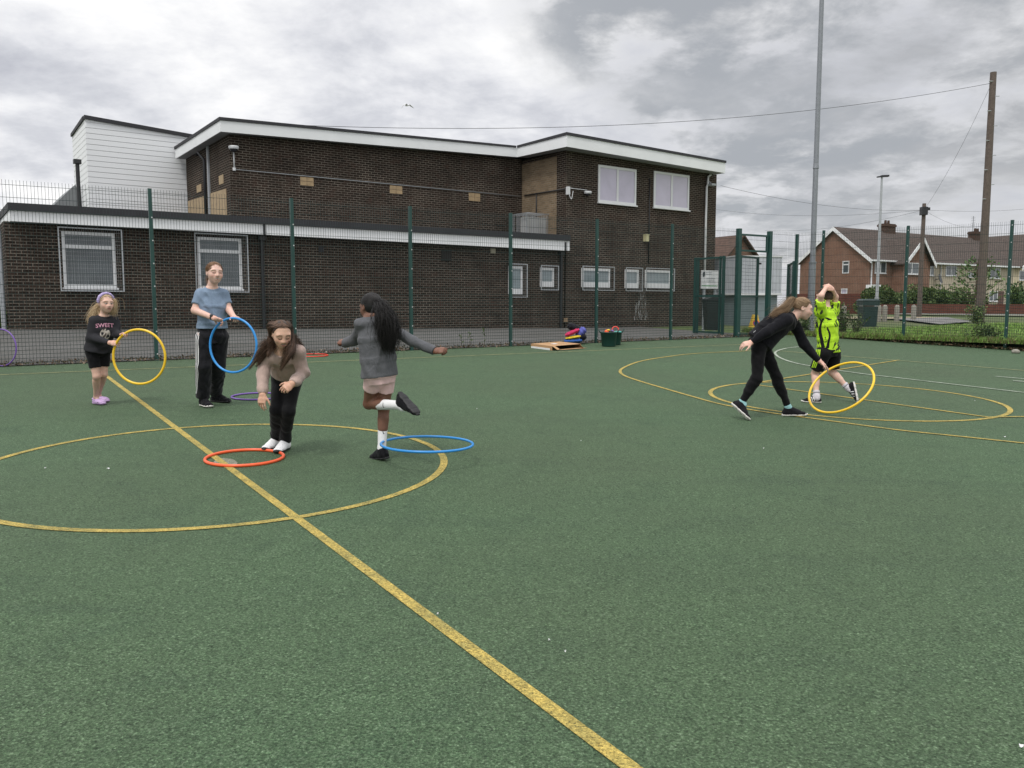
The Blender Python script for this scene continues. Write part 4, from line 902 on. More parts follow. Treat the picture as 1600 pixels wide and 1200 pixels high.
M_ply = plain('weathered_plywood', (.36, .27, .165), .85, .22, 9, bmp=.2, bs=14, dirt=.4)
M_tile_c = plain('tan_block', (.36, .26, .15), .85, .25, 7, bmp=.3, bs=30, dirt=.3)
def glass_mat(name, col, rough=.06, var=.15, sc=1.2):
    m, nt, b = new_mat(name); c = np.array(col); L(nt, ramp(nt, noise(nt, sc, 4, .6, None, .6), [(.3, c*(1-var)), (.7, c*(1+var))]), b.inputs['Base Color'])
    b.inputs['Roughness'].default_value = rough; b.inputs['Specular IOR Level'].default_value = .5; b.inputs['Coat Weight'].default_value = .35; b.inputs['Coat Roughness'].default_value = .03; return m
M_gdark = glass_mat('dark_window_glass', (.075, .090, .098), .06, .3); M_gmid = glass_mat('curtained_window_glass', (.20, .25, .265)); M_gpale = glass_mat('sky_tinted_blind_glass', (.50, .465, .575), .08, .10, .8)  # pale lilac puts sky reflection and white blinds both into the base colour
bld = thing('school_building', 'long dark brick school building with a low wing and a taller block', 'school building', mat=S_.mat)
pt = lambda name, mb, mat, par=None, **k: mb.build(name, mat, par or bld, **k)
def slab(m, s0, s1, zl, zr, w0, w1):        # prism along the front, bottom and top heights given at both ends
    m.hexa([(s0, w0, zl[0]), (s1, w0, zr[0]), (s1, w1, zr[0]), (s0, w1, zl[0])], [(s0, w0, zl[1]), (s1, w0, zr[1]), (s1, w1, zr[1]), (s0, w1, zl[1])])
def slab2(m, s0, s1, w0, w1, zn, zf):       # prism going back, heights at the near and the far end
    m.hexa([(s0, w0, zn[0]), (s1, w0, zn[0]), (s1, w1, zf[0]), (s0, w1, zf[0])], [(s0, w0, zn[1]), (s1, w0, zn[1]), (s1, w1, zf[1]), (s0, w1, zf[1])])
OH = .30
def px_of(s, w, z):
    p = S_.o+S_.d*s+S_.n*w; q = A_(p[0], p[1], z-CAMZ); cy = q[1]*math.cos(PITCH)-q[2]*math.sin(PITCH); return 800+FPX*q[0]/cy
sA = 0.0; sB = S_.w(882, 450, 0)[0]; zA = S_.w(15.7, 345.3, -OH)[1]; zB = S_.w(873, 391, -OH)[1]
zA2 = S_.w(15.7, 328.5, -OH)[1]; zB2 = S_.w(873, 375.5, -OH)[1]; zA3 = S_.w(15.7, 316.5, -OH)[1]; zB3 = S_.w(873, 366.5, -OH)[1]
m = MB(); slab(m, sA, sB-.01, (CAMZ-1.3, zA+.02), (CAMZ-1.3, zB+.02), 0, 9); pt('wing_wall', m, M_brick)
s9 = S_.w(15.2, 340, -OH)[0]; s8 = sB-.012
m = MB(); slab(m, s9, s8, (zA, zA2), (zB, zB2), -OH, -OH+.03); slab2(m, s9, s9+.03, -OH+.031, 9, (zA, zA2), (zA, zA2)); pt('wing_fascia', m, M_fasc)
m = MB(); slab(m, s9-.03, s8, (zA2+.001, zA3), (zB2+.001, zB3), -OH-.05, 9); pt('wing_roof', m, M_felt)
m = MB(); slab(m, s9+.031, s8, (zA+.004, zA+.018), (zB+.004, zB+.018), -OH+.031, -.001); pt('wing_soffit', m, M_soff)
# upper left block
sD = S_.w(885, 300, 0)[0]
WB = min(np.arange(1.8, 4, .02), key=lambda w: abs(px_of(sD, w, CAMZ+4.5)-815.6)); sC = S_.w(360, 280, WB)[0]; O2 = .35
O3 = min(np.arange(.1, 1.2, .02), key=lambda o: abs(px_of(S_.w(885.5, 218, -o)[0], WB-O2, CAMZ+5.5)-808))
cL = S_.w(344.5, 205.5, WB-O2); cL2 = S_.w(344.5, 188, WB-O2); cL3 = S_.w(344.5, 183, WB-O2); sF = cL[0]
sE = S_.w(885.5, 218, -O3)[0]+.001; cR = [S_.w(808, y, WB-O2)[1] for y in (245.5, 231, 228)]
be = S_.a(273.8, 240, sF)[0]; bz = [S_.a(273.8, y, sF)[1] for y in (248.3, 233.5, 229)]
m = MB(); slab(m, sC, sD-.02, (zA-.2, cL[1]+.03), (zA-.2, cR[0]+.03), WB, WB+.3)
wr = S_.a(292, 290, sC)[0]; zw = S_.a(292, 262, sC)[1]
slab2(m, sC, sC+.3, WB+.301, wr, (zA-.2, cL[1]+.02), (zA-.2, bz[0]+.05)); pt('upper_wall', m, M_brick)
m = MB(); slab(m, sF, sE, (cL[1], cL2[1]), (cR[0], cR[1]), WB-O2, WB-O2+.03); slab2(m, sF, sF+.03, WB-O2+.031, be, (cL[1], cL2[1]), (bz[0], bz[1])); pt('upper_fascia', m, M_fasc)
m = MB(); slab(m, sF-.03, sE-.05, (cL2[1]+.001, cL3[1]), (cR[1]+.001, cR[2]), WB-O2-.03, WB-O2+.12); slab2(m, sF-.03, sF+.12, WB-O2+.121, be+.02, (cL2[1]+.001, cL3[1]), (bz[1]+.001, bz[2]))
m.add([(sF+.12, WB-O2+.12, cL2[1]), (sE-.05, WB-O2+.12, cR[1]), (sE-.05, be, bz[1]), (sF+.12, be, bz[1])], [(0, 1, 2, 3)]); pt('upper_roof', m, M_felt)
m = MB(); m.add([(sF+.031, WB-O2+.031, cL[1]+.006), (sE, WB-O2+.031, cR[0]+.006), (sE, WB-.001, cR[0]+.03), (sC, WB-.001, cL[1]+.03), (sF+.031, be, bz[0]+.006), (sC, be, bz[0]+.03)], [(0, 1, 2, 3), (0, 3, 5, 4)]); pt('upper_soffit', m, M_soff)
# right block
sG = sD; sH = S_.w(1117, 400, 0)[0]; f0 = S_.w(885.5, 229, -O3); f1 = S_.w(1133, 270.5, -O3); g0 = S_.w(885.5, 211, -O3); g1 = S_.w(1133, 254.5, -O3); h0 = S_.w(885.5, 206.5, -O3); h1 = S_.w(1133, 251, -O3)
m = MB(); slab(m, sG, sH, (CAMZ-1.3, f0[1]+.03), (CAMZ-1.3, f1[1]+.03), 0, 9); pt('block_wall', m, M_brick)
lw = S_.a(870, 300, sG)[0]
m = MB(); m.box(sG-.008, sG-.001, lw, WB-.002, zB3, f0[1]-.12); pt('buff_panel', m, M_brickt)
m = MB(); slab(m, f0[0], f1[0], (f0[1], g0[1]), (f1[1], g1[1]), -O3, -O3+.03); slab2(m, f0[0], f0[0]+.03, -O3+.031, WB-O2-.001, (f0[1], g0[1]), (cR[0], cR[1])); slab2(m, f1[0]-.03, f1[0], -O3+.031, 9, (f1[1], g1[1]), (f1[1], g1[1])); pt('block_fascia', m, M_fasc)
m = MB(); slab(m, f0[0]-.03, f1[0]+.03, (g0[1]+.001, h0[1]), (g1[1]+.001, h1[1]), -O3-.03, -O3+.12); slab2(m, f0[0]-.03, f0[0]+.12, -O3+.121, WB-O2-.031, (g0[1]+.001, h0[1]), (cR[1]+.001, cR[2]+.01))
m.add([(f0[0], -O3+.12, g0[1]), (f1[0], -O3+.12, g1[1]), (f1[0], 9, g1[1]), (f0[0], 9, g0[1])], [(0, 1, 2, 3)]); pt('block_roof', m, M_felt)
m = MB(); m.add([(f0[0]+.03, -O3+.031, f0[1]+.006), (f1[0]-.031, -O3+.031, f1[1]+.006), (f1[0]-.031, -.001, f1[1]+.02), (f0[0]+.03, -.001, f0[1]+.02)], [(0, 1, 2, 3)]); m.add([(f0[0]+.031, 0, f0[1]+.004), (sG-.001, 0, f0[1]+.02), (sG-.001, WB-O2, cR[0]+.02), (f0[0]+.031, WB-O2, cR[0]+.004)], [(0, 1, 2, 3)]); pt('block_soffit', m, M_soff)
# windows
def window(par, fr, L0, T0, R1, B1, w=0.0, kind='plain', glass=None, nm='window', fw=.055):
    p = fr.w(L0[0], L0[1], w-.03); q = fr.w(R1[0], R1[1], w-.03); s0, s1 = p[0], q[0]; z1 = (p[1]+fr.w(R1[0], T0, w-.03)[1])/2 if T0 else p[1]; z0 = fr.w(L0[0], B1, w-.03)[1]
    return window_at(par, s0, s1, z0, z1, w, kind, glass, nm, fw)
def window_at(par, s0, s1, z0, z1, w=0.0, kind='plain', glass=None, nm='window', fw=.055, guard=0.0):
    m = MB(); a, b = w-.035, w+.0
    def fr_(x0, x1, y0, y1, t, aa=a, bb=b): m.box(x0, x1, aa, bb, y0, y0+t); m.box(x0, x1, aa, bb, y1-t, y1); m.box(x0, x0+t, aa, bb, y0+t, y1-t); m.box(x1-t, x1, aa, bb, y0+t, y1-t)
    fr_(s0, s1, z0, z1, fw); H = z1-z0
    if kind == 'transom': m.box(s0+fw, s1-fw, a+.002, b, z0+H*.70, z0+H*.70+.09); m.box(s0-.03, s1+.03, a-.05, b, z0-.05, z0-.002)
    if kind == 'double': c = (s0+s1)/2; m.box(c-.05, c+.05, a+.002, b, z0+fw, z1-fw); m.box(s0-.03, s1+.03, a-.06, b, z0-.05, z0-.002)
    if kind == 'cill': m.box(s0+fw, s1-fw, a+.002, b, z0+fw, z0+fw+.10)
    o = m.build(nm, M_upvc, par)
    g = MB(); g.box(s0+fw, s1-fw, w-.012, w-.004, z0+fw, z1-fw); g.build('pane', glass or M_gdark, o)
    return o
def guard(par, s0, s1, z0, z1, w, step=.055):
    m = MB(); t = .028
    for a in ((s0, s1, z0, z0+t), (s0, s1, z1-t, z1), (s0, s0+t, z0+t, z1-t), (s1-t, s1, z0+t, z1-t)): m.box(a[0], a[1], w-.03, w, a[2], a[3])
    o = m.build('window_guard', M_galv, par); g = MB()
    for x in np.arange(s0+t, s1-t, step): g.bar((x, w-.015, z0+t), (x, w-.015, z1-t), .0018, 3, caps=False)
    for z in np.arange(z0+t+.05, z1-t, .1): g.bar((s0+t, w-.012, z), (s1-t, w-.012, z), .0018, 3, caps=False)
    g.build('guard_wires', M_galv, o); return o
for a, b, c, d in (((89.5, 353.6), (190.5, 358.9), 454.9, 0), ((303.3, 363.5), (387, 367.3), 456.3, 0)):
    p = S_.w(a[0], a[1], -.12); q = S_.w(b[0], b[1], -.12); z0 = S_.w(a[0], c, -.12)[1]; z1 = (p[1]+q[1])/2
    window_at(bld, p[0]+.09, q[0]-.16, z0+.10, z1-.10, 0, 'transom', M_gdark, fw=.075); guard(bld, p[0], q[0], z0, z1, -.10, .05)
for x0, x1, y0, y1 in ((796, 824.3, 411, 465), (845.6, 873.2, 413.7, 453.5), (910.6, 960.3, 415, 454), (978.6, 1004.5, 417, 455), (1010, 1054, 418, 455)):
    p = S_.w(x0, y0, -.12); q = S_.w(x1, y1, -.12); z0 = S_.w((x0+x1)/2, y1, -.12)[1]; z1 = S_.w((x0+x1)/2, y0+1, -.12)[1]
    window_at(bld, p[0]+.03, q[0]-.15, z0+.12, z1-.08, 0, 'cill', M_gmid, fw=.09); guard(bld, p[0], q[0], z0, z1, -.10, .075)
for x0, x1, y0, y1 in ((935.2, 993.9, 261, 318.5), (1022.2, 1076.4, 270.5, 326.2)):
    p = S_.w(x0, y0, -.03); q = S_.w(x1, y1, -.03); window_at(bld, p[0], q[0], S_.w((x0+x1)/2, y1, -.03)[1], S_.w((x0+x1)/2, y0, -.03)[1], 0, 'double', M_gpale, fw=.09)
# tan vent blocks, boards
for x0, x1, y0, y1 in ((469, 490, 276, 291), (609, 628.5, 289.5, 303.5), (732.5, 750, 301, 315)):
    p = S_.w(x0, y0, WB); q = S_.w(x1, y1, WB); m = MB(); c = (p[0]+q[0])/2; zc = (p[1]+q[1])/2
    for a0, a1 in ((p[0], c-.006), (c+.006, q[0])):
        for b0, b1 in ((q[1], zc-.006), (zc+.006, p[1])): m.box(a0, a1, WB-.012, WB+.01, b0, b1)
    pt('vent_block', m, M_tile_c)
for x0, x1, y0, y1 in ((342.7, 349.2, 275, 289), (308, 314.6, 290, 301.5)):
    p = S_.a(x0, y1, sC); q = S_.a(x1, y0, sC); m = MB(); m.box(sC-.012, sC+.01, q[0], p[0], p[1], S_.a(x0, y0, sC)[1]); pt('vent_block', m, M_ply)
for x0, x1, yl, yr in ((294, 319, 314.7, 306.5), (325.5, 353.8, 303.5, 294.7)):
    p = S_.a(x0, yl, sC); q = S_.a(x1, yr, sC); m = MB(); zb = zA3-.1
    m.hexa([(sC-.02, q[0], zb), (sC-.001, q[0], zb), (sC-.001, p[0], zb), (sC-.02, p[0], zb)], [(sC-.02, q[0], q[1]), (sC-.001, q[0], q[1]), (sC-.001, p[0], p[1]), (sC-.02, p[0], p[1])]); pt('plywood_board', m, M_ply)
# pipes, cables, cameras, lamps
def run(name, pts, r, mat, n=8): m = MB(); m.tube(np.array(pts), r, n); return pt(name, m, mat, smooth=True)
p = S_.a(320, 250, sC-.08); run('drainpipe', [(sC-.30, p[0]+.15, S_.a(313, 240, sC-.3)[1]), (sC-.28, p[0]+.12, p[1]+.25), (sC-.1, p[0], p[1]), (sC-.1, p[0], zA3)], .05, M_pipek)
p = S_.a(324, 260, sC-.05); m = MB(); m.box(sC-.06, sC-.002, p[0]-.09, p[0]+.03, zA3, bz[0]+.4); pt('cable_trunking', m, M_pipeg)
for px in (410.5, 876.5):
    s = S_.w(px, 440, -.06)[0]; zt = np.interp(s, [sA, sB], [zA, zB]); m = MB(); m.bar((s, -.07, basez(s)), (s, -.07, zt), .05, 10); m.box(s-.09, s+.09, -.16, -.005, zt-.14, zt-.02); m.box(s-.03, s+.03, -OH-.035, -OH-.002, zt, zt+.45 if px < 500 else zt+.3)
    pt('drainpipe', m, M_pipek)
p = S_.w(1112, 282, -.1); q = S_.w(1104.5, 292, -.1); run('drainpipe', [(f1[0]-.3, -.12, f1[1]-.02), (f1[0]-.45, -.1, f1[1]-.12), (q[0]+.06, -.09, q[1]+.1), (q[0], -.09, q[1]), (q[0], -.09, basez(q[0]))], .045, M_pipew)
s = S_.w(8, 400, 0)[0]; p = S_.a(9, 400, s9)[0]
m = MB(); m.bar((-.1, .15, CAMZ-.8), (-.1, .15, zA-.25), .055, 10); m.bar((-.1, .15, zA-.25), (-.2, .05, zA+.1), .055, 10); pt('drainpipe', m, M_pipeg)
a, b = S_.w(366, 264.5, WB-.02), S_.w(815, 307, WB-.02); run('conduit', [(a[0], WB-.02, a[1]), (b[0]-.02, WB-.02, b[1])], .011, M_pipeg, 6)
d = S_.w(365, 236, WB-.02); run('conduit', [(a[0], WB-.02, a[1]), (d[0], WB-.02, d[1])], .022, M_pipew, 6)
m = MB(); m.lathe([(0, -.05), (.05, -.045), (.05, .045), (0, .05)], (a[0], WB-.03, a[1]), 10); pt('junction_box', m, M_pipew)
def dome(s, w, z, r=.13):
    m = MB(); m.lathe([(.02, r*.2), (r, r*.15), (r*1.02, -r*.1), (r*.9, -r*.45)], (s, w, z), 20); o = pt('security_camera', m, M_pipew, smooth=True)
    m = MB(); m.lathe([(r*.82, 0), (r*.75, -r*.35), (r*.5, -r*.62), (r*.02, -r*.75)], (s, w, z-r*.35), 18); m.build('camera_dome', glass_mat('tinted_dome', (.03, .03, .035)), o, smooth=True)
    m = MB(); m.bar((s, w, z+r*.1), (s, w+r*1.2, z+r*.3), .03, 8); m.build('bracket', M_pipew, o)
c = S_.w(365, 229.5, WB-.15); dome(c[0], WB-.15, c[1], .15); c = S_.w(918.5, 300, -.16); dome(c[0], -.16, c[1], .14)
m = MB(); c = S_.w(888, 297, -.08); m.box(c[0]-.05, c[0]+.05, -.13, -.002, c[1]-.16, c[1]+.12); c2 = S_.w(895, 296, -.1); m.tube(bez([(c[0], -.1, c[1]-.1), (c[0]+.08, -.16, c[1]-.32), (c2[0], -.12, c2[1]-.06)], 10), .012, 6); pt('junction_box', m, M_pipew)
a, b = S_.w(886, 293.5, -.03), S_.w(917, 297, -.03); run('conduit', [(a[0], -.03, a[1]), (b[0], -.03, b[1])], .016, M_pipew, 6)
a, b = S_.a(869, 298, sG-.04), S_.a(817, 306, sG-.04); run('conduit', [(sG-.04, .0, S_.a(884, 295, sG-.04)[1]), (sG-.04, b[0]-.1, b[1])], .022, M_pipek, 6); a = S_.a(838, 303, sG-.04); run('conduit', [(sG-.04, a[0], a[1]), (sG-.04, a[0], zB3+.3)], .022, M_pipek, 6)
a = S_.w(1015.5, 278, -.04); b = S_.w(1010.5, 412, -.04); run('cable', [(a[0], -.04, a[1]), (a[0], -.04, b[1])], .022, M_pipek, 6)
c = S_.w(1009.5, 372, -.08); m = MB(); m.box(c[0]-.085, c[0]+.085, -.16, -.002, c[1]-.13, c[1]+.11); m.box(c[0]-.10, c[0]+.10, -.18, -.01, c[1]+.111, c[1]+.14); pt('bulkhead_lamp', m, plain('cream_lamp', (.50, .47, .28), .5, .06, 8))
c = S_.w(1112, 288, -.2); m = MB(); m.box(c[0]-.14, c[0]+.16, -.34, -.10, c[1]-.06, c[1]+.02); m.bar((c[0], -.2, c[1]), (c[0], 0, c[1]+.18), .03, 6); pt('flood_light', m, M_pipeg)
for x0, x1, y0, y1, mt, nm in ((690, 705.5, 389.5, 408, plain('dark_louvre', (.020, .017, .015), .8, .3, 40), 'air_vent'), (766.7, 774, 388, 396, plain('cream_vent', (.45, .42, .32), .7, .2, 60), 'air_vent'), (498, 505.5, 385, 394, M_felt, 'air_vent'), (881, 887, 497, 503, plain('tan_vent', (.28, .20, .12), .8), 'air_vent')):
    p = S_.w(x0, y0, -.02); q = S_.w(x1, y1, -.02); m = MB()
    if nm == 'air_vent':
        m.box(p[0], q[0], -.03, -.001, q[1], p[1]); k = 5
        for i in range(k): z = q[1]+(p[1]-q[1])*(i+.5)/k; m.box(p[0]+.02, q[0]-.02, -.045, -.031, z-.012, z+.012)
    pt(nm, m, mt)
# white run-off stain under the middle window
m, nt, b = new_mat('lime_stain'); v = scaled(nt, (9, 9, 1.6)); k = ramp(nt, noise(nt, 1.5, 6, .7, v), [(.5, 0), (.66, .85)])
b.inputs['Base Color'].default_value = (.45, .46, .45, 1); b.inputs['Roughness'].default_value = .9; L(nt, k, b.inputs['Alpha'])
P_ = [S_.w(x, y, -.004) for x, y in ((999, 432), (1007, 432), (1010, 470), (1012, 500), (990, 500), (995, 468))]; mk('lime_stain', [(p[0], -.004, p[1]) for p in P_], [(0, 1, 2, 3, 4, 5)], m, bld, local=True)
m = MB(); m.box(s9-1.9, s9+.12, 1.2, 1.3, CAMZ-.9, CAMZ+.30); pt('dark_gate', m, plain('dark_timber', (.012, .013, .013), .8, .3, 10))
# air conditioning cage on the low roof
zr = zB3+.0; a0 = S_.w(823, 350, 1.0)[0]; a1 = S_.w(868, 350, 1.0)[0]; zt = S_.w(845, 334, 1.0)[1]; zb_ = S_.w(845, 367, 1.0)[1]
m = MB(); m.box(a0+.12, a1-.12, 1.15, 1.55, zb_+.04, zt-.12); o = pt('air_conditioner', m, plain('grey_condenser', (.36, .36, .35), .6, .08, 4))
m = MB()
for x in (a0, a1):
    for y in (1.0, 1.9): m.bar((x, y, zb_), (x, y, zt), .018, 4)
for z in (zb_+.02, zt):
    for y in (1.0, 1.9): m.bar((a0, y, z), (a1, y, z), .018, 4)
    for x in (a0, a1): m.bar((x, 1.0, z), (x, 1.9, z), .018, 4)
for x in np.arange(a0, a1, .07): m.bar((x, 1.0, zb_), (x, 1.0, zt), .006, 3); m.bar((x, 1.0, zt), (x, 1.9, zt), .006, 3)
for x in np.arange(1.0, 1.9, .07): m.bar((a0, x, zb_), (a0, x, zt), .006, 3)
m.build('cage', M_galv, o)
# ---- white clad hall behind
hall = thing('clad_hall', 'tall hall clad in white boards standing behind the brick building', 'hall', mat=S_.mat)
m, nt, b = new_mat('white_cladding'); so = N(nt, 'ShaderNodeSeparateXYZ'); L(nt, N(nt, 'ShaderNodeTexCoord').outputs['Object'], so.inputs[0])
dv = N(nt, 'ShaderNodeMath', operation='DIVIDE'); L(nt, so.outputs[2], dv.inputs[0]); dv.inputs[1].default_value = .18; fr_ = N(nt, 'ShaderNodeMath', operation='FRACT'); L(nt, dv.outputs[0], fr_.inputs[0])
gv = ramp(nt, fr_.outputs[0], [(0, 0), (.06, 0), (.12, 1), (1, .75)])
o = mixc(nt, ramp(nt, noise(nt, .7, 5, .6), [(.3, 0), (.8, .25)]), (.74, .755, .77), (.64, .65, .66)); o = mixc(nt, ramp(nt, fr_.outputs[0], [(.03, .5), (.07, 0)]), o, (.48, .49, .50)); L(nt, o, b.inputs['Base Color']); b.inputs['Roughness'].default_value = .55; bump(nt, b, gv, .8, .02); M_clad = m
WH = 7.9; t0 = S_.w(133, 186, WH); t1 = S_.w(305, 214, WH); sJ = t0[0]; bk = S_.a(117, 300, sJ)[0]; zk = S_.a(117, 209, sJ)[1]; u0 = S_.w(133, 180, WH)[1]; u1 = S_.w(305, 208.5, WH)[1]; uk = S_.a(117, 204, sJ)[1]
m = MB(); slab(m, sJ, t1[0]+1, (CAMZ-1, t0[1]), (CAMZ-1, t1[1]-.12), WH, WH+.2); slab2(m, sJ, sJ+.2, WH+.201, bk, (CAMZ-1, t0[1]), (CAMZ-1, zk)); m.build('clad_wall', M_clad, hall)
m = MB(); slab(m, sJ-.03, t1[0]+1, (t0[1]+.001, u0), (t1[1]-.119, u1-.12), WH-.06, WH+.2); slab2(m, sJ-.05, sJ+.2, WH+.201, bk, (t0[1]+.001, u0), (zk+.001, uk)); m.add([(sJ, WH, t0[1]), (t1[0], WH, t1[1]), (t1[0], bk, zk), (sJ, bk, zk)], [(0, 1, 2, 3)]); m.build('roof_edge', M_felt, hall)
a = S_.a(84, 320, sJ-2.5); b_ = S_.a(122, 290, sJ-.2); m = MB(); g_ = [S_.w(x, y, WH+1.5) for x, y in ((82, 322), (118, 288), (133, 288), (133, 330))]
m.hexa([(g_[0][0], WH+1.5, g_[0][1]), (g_[3][0], WH+1.5, g_[3][1]-.3), (g_[3][0], WH+5, g_[3][1]-.3), (g_[0][0], WH+5, g_[0][1])], [(g_[0][0]+.05, WH+1.5, g_[0][1]+.05), (g_[1][0], WH+1.5, g_[1][1]), (g_[1][0], WH+5, g_[1][1]), (g_[0][0]+.05, WH+5, g_[0][1]+.05)]); m.build('lean_to_roof', plain('grey_sheet_roof', (.17, .18, .185), .6, .1, 3), hall)
fl = thing('flue_pipe', 'black flue pipe with a square cap rising above the low roof at the left', 'flue', mat=S_.mat)
c = S_.w(122.5, 290, 4.0); zt = S_.w(122.5, 256, 4)[1]; m = MB(); m.bar((c[0], 4, zA3-.5), (c[0], 4, zt), .055, 10); m.build('pipe', M_pipek, fl); m = MB(); m.box(c[0]-.1, c[0]+.1, 3.9, 4.1, zt, zt+.12); m.build('cap', M_pipek, fl)
# ---------------------------------------------------------------- fences
M_gpost = plain('green_powder_coat', (.010, .050, .042), .45, .15, 5); M_wire = plain('green_wire', (.006, .024, .021), .5, .15, 9); M_bolt = plain('zinc_bolt', (.5, .52, .52), .4, .1, 9)
FH = 3.02
def post(par, p, d, h=FH, w=.06, nm='fence_post'):
    m = MB(); x = np.array(d)*w/2; y = A_(-d[1], d[0], 0)*w*.5; z0 = p[2]-.15
    q = [-x-y, x-y, x+y, -x+y]; m.hexa([A_(*(p[:2]+k[:2]), z0) for k in q], [A_(*(p[:2]+k[:2]), p[2]+h) for k in q])
    for z in np.arange(.12, h-.1, .4 if w < .08 else 9): m.cur = 1; c = A_(p[0], p[1], p[2]+z)-y*1.02+x*.55; m.box(c[0]-.009, c[0]+.009, c[1]-.010, c[1]+.006, c[2]-.011, c[2]+.011); m.cur = 0
    return m.build(nm, [M_gpost, M_bolt], par)
def mesh_panel(par, a, b, z0=.04, z1=FH-.03, nm='mesh_panel', dense=1.2, step=.05, rv=.0033, rh=.0040):
    a = np.array(a); b = np.array(b); Ln = np.linalg.norm((b-a)[:2]); d = (b-a)/Ln; m = MB(); rr = np.random.default_rng(int(Ln*1000) % 97)
    for s in np.arange(.03, Ln-.02, step): p = a+d*s; j = rr.normal(0, .002, 2); m.bar(p+A_(0, 0, z0), p+A_(j[0], j[1], z1+.02), rv, 3, caps=False)
    zs = list(np.arange(z0+.02, dense, .066))+list(np.arange(dense+.13, z1, .2))
    for z in zs: m.bar(a+A_(0, 0, z)-A_(0, .005, 0), b+A_(0, 0, z)-A_(0, .005, 0), rh, 3, caps=False)
    return m.build(nm, M_wire, par)
bf = thing('mesh_fence', 'tall green mesh fence along the back of the court before the brick building', 'fence', tuple(fen(0)))
ks = [-5, -4, -3, -2, -1, 0, 1, 2]
for k in ks: post(bf, fen(k*2.53), FD); mesh_panel(bf, fen(k*2.53), fen((k+1)*2.53))
post(bf, fen(7.62), FD, FH, .115); post(bf, fen(8.92), FD, FH-.02, .115); mesh_panel(bf, fen(8.92), fen(10.15)); post(bf, fen(10.15), FD, FH-.05, .075)
rf = thing('mesh_fence', 'tall green mesh fence along the grass verge on the right', 'fence', tuple(CORN+RD*3+A_(0, 0, gz(*(CORN+RD*3)[:2]))))
rp = lambda t: A_(*(CORN+RD*t)[:2], gz(*(CORN+RD*t)[:2]))
ts = [0, .9, 3.43, 5.98, 8.52, 11.05]
for i, t in enumerate(ts):
    if i: post(rf, rp(t), RD, FH+.02)
    if i < len(ts)-1: mesh_panel(rf, rp(t), rp(ts[i+1]))
# gate in the back fence: header panel over a mesh door
gt = thing('mesh_gate', 'green mesh pedestrian gate under a header panel, between two thick posts', 'gate', tuple(fen(8.25)))
a, b = fen(7.72), fen(8.83)
m = MB()
for z in (2.42, 2.86): m.beam(a+A_(0, 0, z), b+A_(0, 0, z), .05, .05)
m.beam(b+A_(0, 0, 2.44)-FD*.03, b+A_(0, 0, 2.84)-FD*.03, .05, .05, up=FD); m.build('header_frame', M_gpost, gt); mesh_panel(gt, a, b-FD*.05, 2.44, 2.84, 'header_mesh', 0)
hb = a+nrm(FD*.97+FN*.24)*1.05; m = MB()
for z in (.08, 1.15, 2.26): m.beam(a+A_(0, 0, z), hb+A_(0, 0, z), .05, .05)
for p in (a, hb): m.beam(p+A_(0, 0, .05), p+A_(0, 0, 2.29), .05, .06, up=FD)
lf = m.build('gate_leaf', M_gpost, gt); mesh_panel(lf, a, hb, .1, 2.24, 'leaf_mesh', 1.1); m = MB(); p = hb+A_(0, 0, 2.1); m.beam(p-FD*.02, p+FD*.14, .04, .05); m.build('latch', M_pipek, lf)
def leaf(p, q, h, label, sol=False):
    e = thing('mesh_gate', label, 'gate', tuple(p)); m = MB(); d = nrm(A_(*(q-p)[:2], 0))
    for k in (p, q): m.beam(k+A_(0, 0, .03), k+A_(0, 0, h), .07, .07, up=d)
    for k in (p+d*.14, q-d*.14): m.beam(k+A_(0, 0, .03), k+A_(0, 0, h), .05, .05, up=d)
    for z in (.08, h*.5, h-.04): m.beam(p+A_(0, 0, z), q+A_(0, 0, z), .05, .05)
    m.build('gate_frame', M_gpost, e); mesh_panel(e, p, q, .06, h-.03, 'gate_mesh', 1.15)
def gnd(px, Y): p = W(px, 500, Y); return A_(p[0], p[1], terrain(p[0], p[1]))
leaf(gnd(1085, 25.0), gnd(1129, 23.9), 2.32, 'green mesh gate leaf standing open in the yard left of the gateway')
leaf(gnd(1229, 26.6), gnd(1237.5, 25.0), 2.25, 'green mesh gate leaf behind the fence corner, seen nearly edge on')
# ---------------------------------------------------------------- things on the court and by the fence
M_card = plain('cardboard', (.40, .235, .115), .85, .12, 8, bmp=.1, bs=30)
a, b, c = G(829.5, 543.5), G(863, 547.8), G(908, 543.8); d = a+c-b; h = .095; cb = thing('cardboard_box', 'flat brown cardboard carton lying with its end torn open near the foot of the fence', 'carton', tuple(b))
up = A_(0, 0, h); m = MB(); m.add([a, b, c, d, a+up, b+up, c+up, d+up], [(0, 1, 5, 4), (2, 3, 7, 6), (3, 0, 4, 7), (4, 5, 6, 7), (3, 2, 1, 0)]); m.build('carton', M_card, cb)
e1 = nrm(c-b); o1 = nrm(np.cross(e1, A_(0, 0, 1))); m = MB(); m.add([b+up, b+up+e1*.10, b+e1*.13+o1*.10+A_(0, 0, .03), b+o1*.14+A_(0, 0, .02)], [(0, 1, 2, 3)]); m.add([c, c+up, c-e1*.13+up*.9+o1*.06, c-e1*.12+o1*.16+A_(0, 0, .015)], [(0, 1, 2, 3)]); m.add([b+e1*.14+A_(0, 0, .012), c-e1*.1+A_(0, 0, .012), c-e1*.02+o1*.20+A_(0, 0, .012), b+e1*.2+o1*.15+A_(0, 0, .012)], [(0, 1, 2, 3)]); m.build('torn_flap', M_card, cb)
pm = (a+b+c+d)/4+up+A_(0, 0, .003); e2 = nrm(a-b); m = MB(); m.quad(pm-e1*.16-e2*.06, pm+e1*.02-e2*.06, pm+e1*.02+e2*.06, pm-e1*.16+e2*.06); m.build('paper_label', M_white, cb)
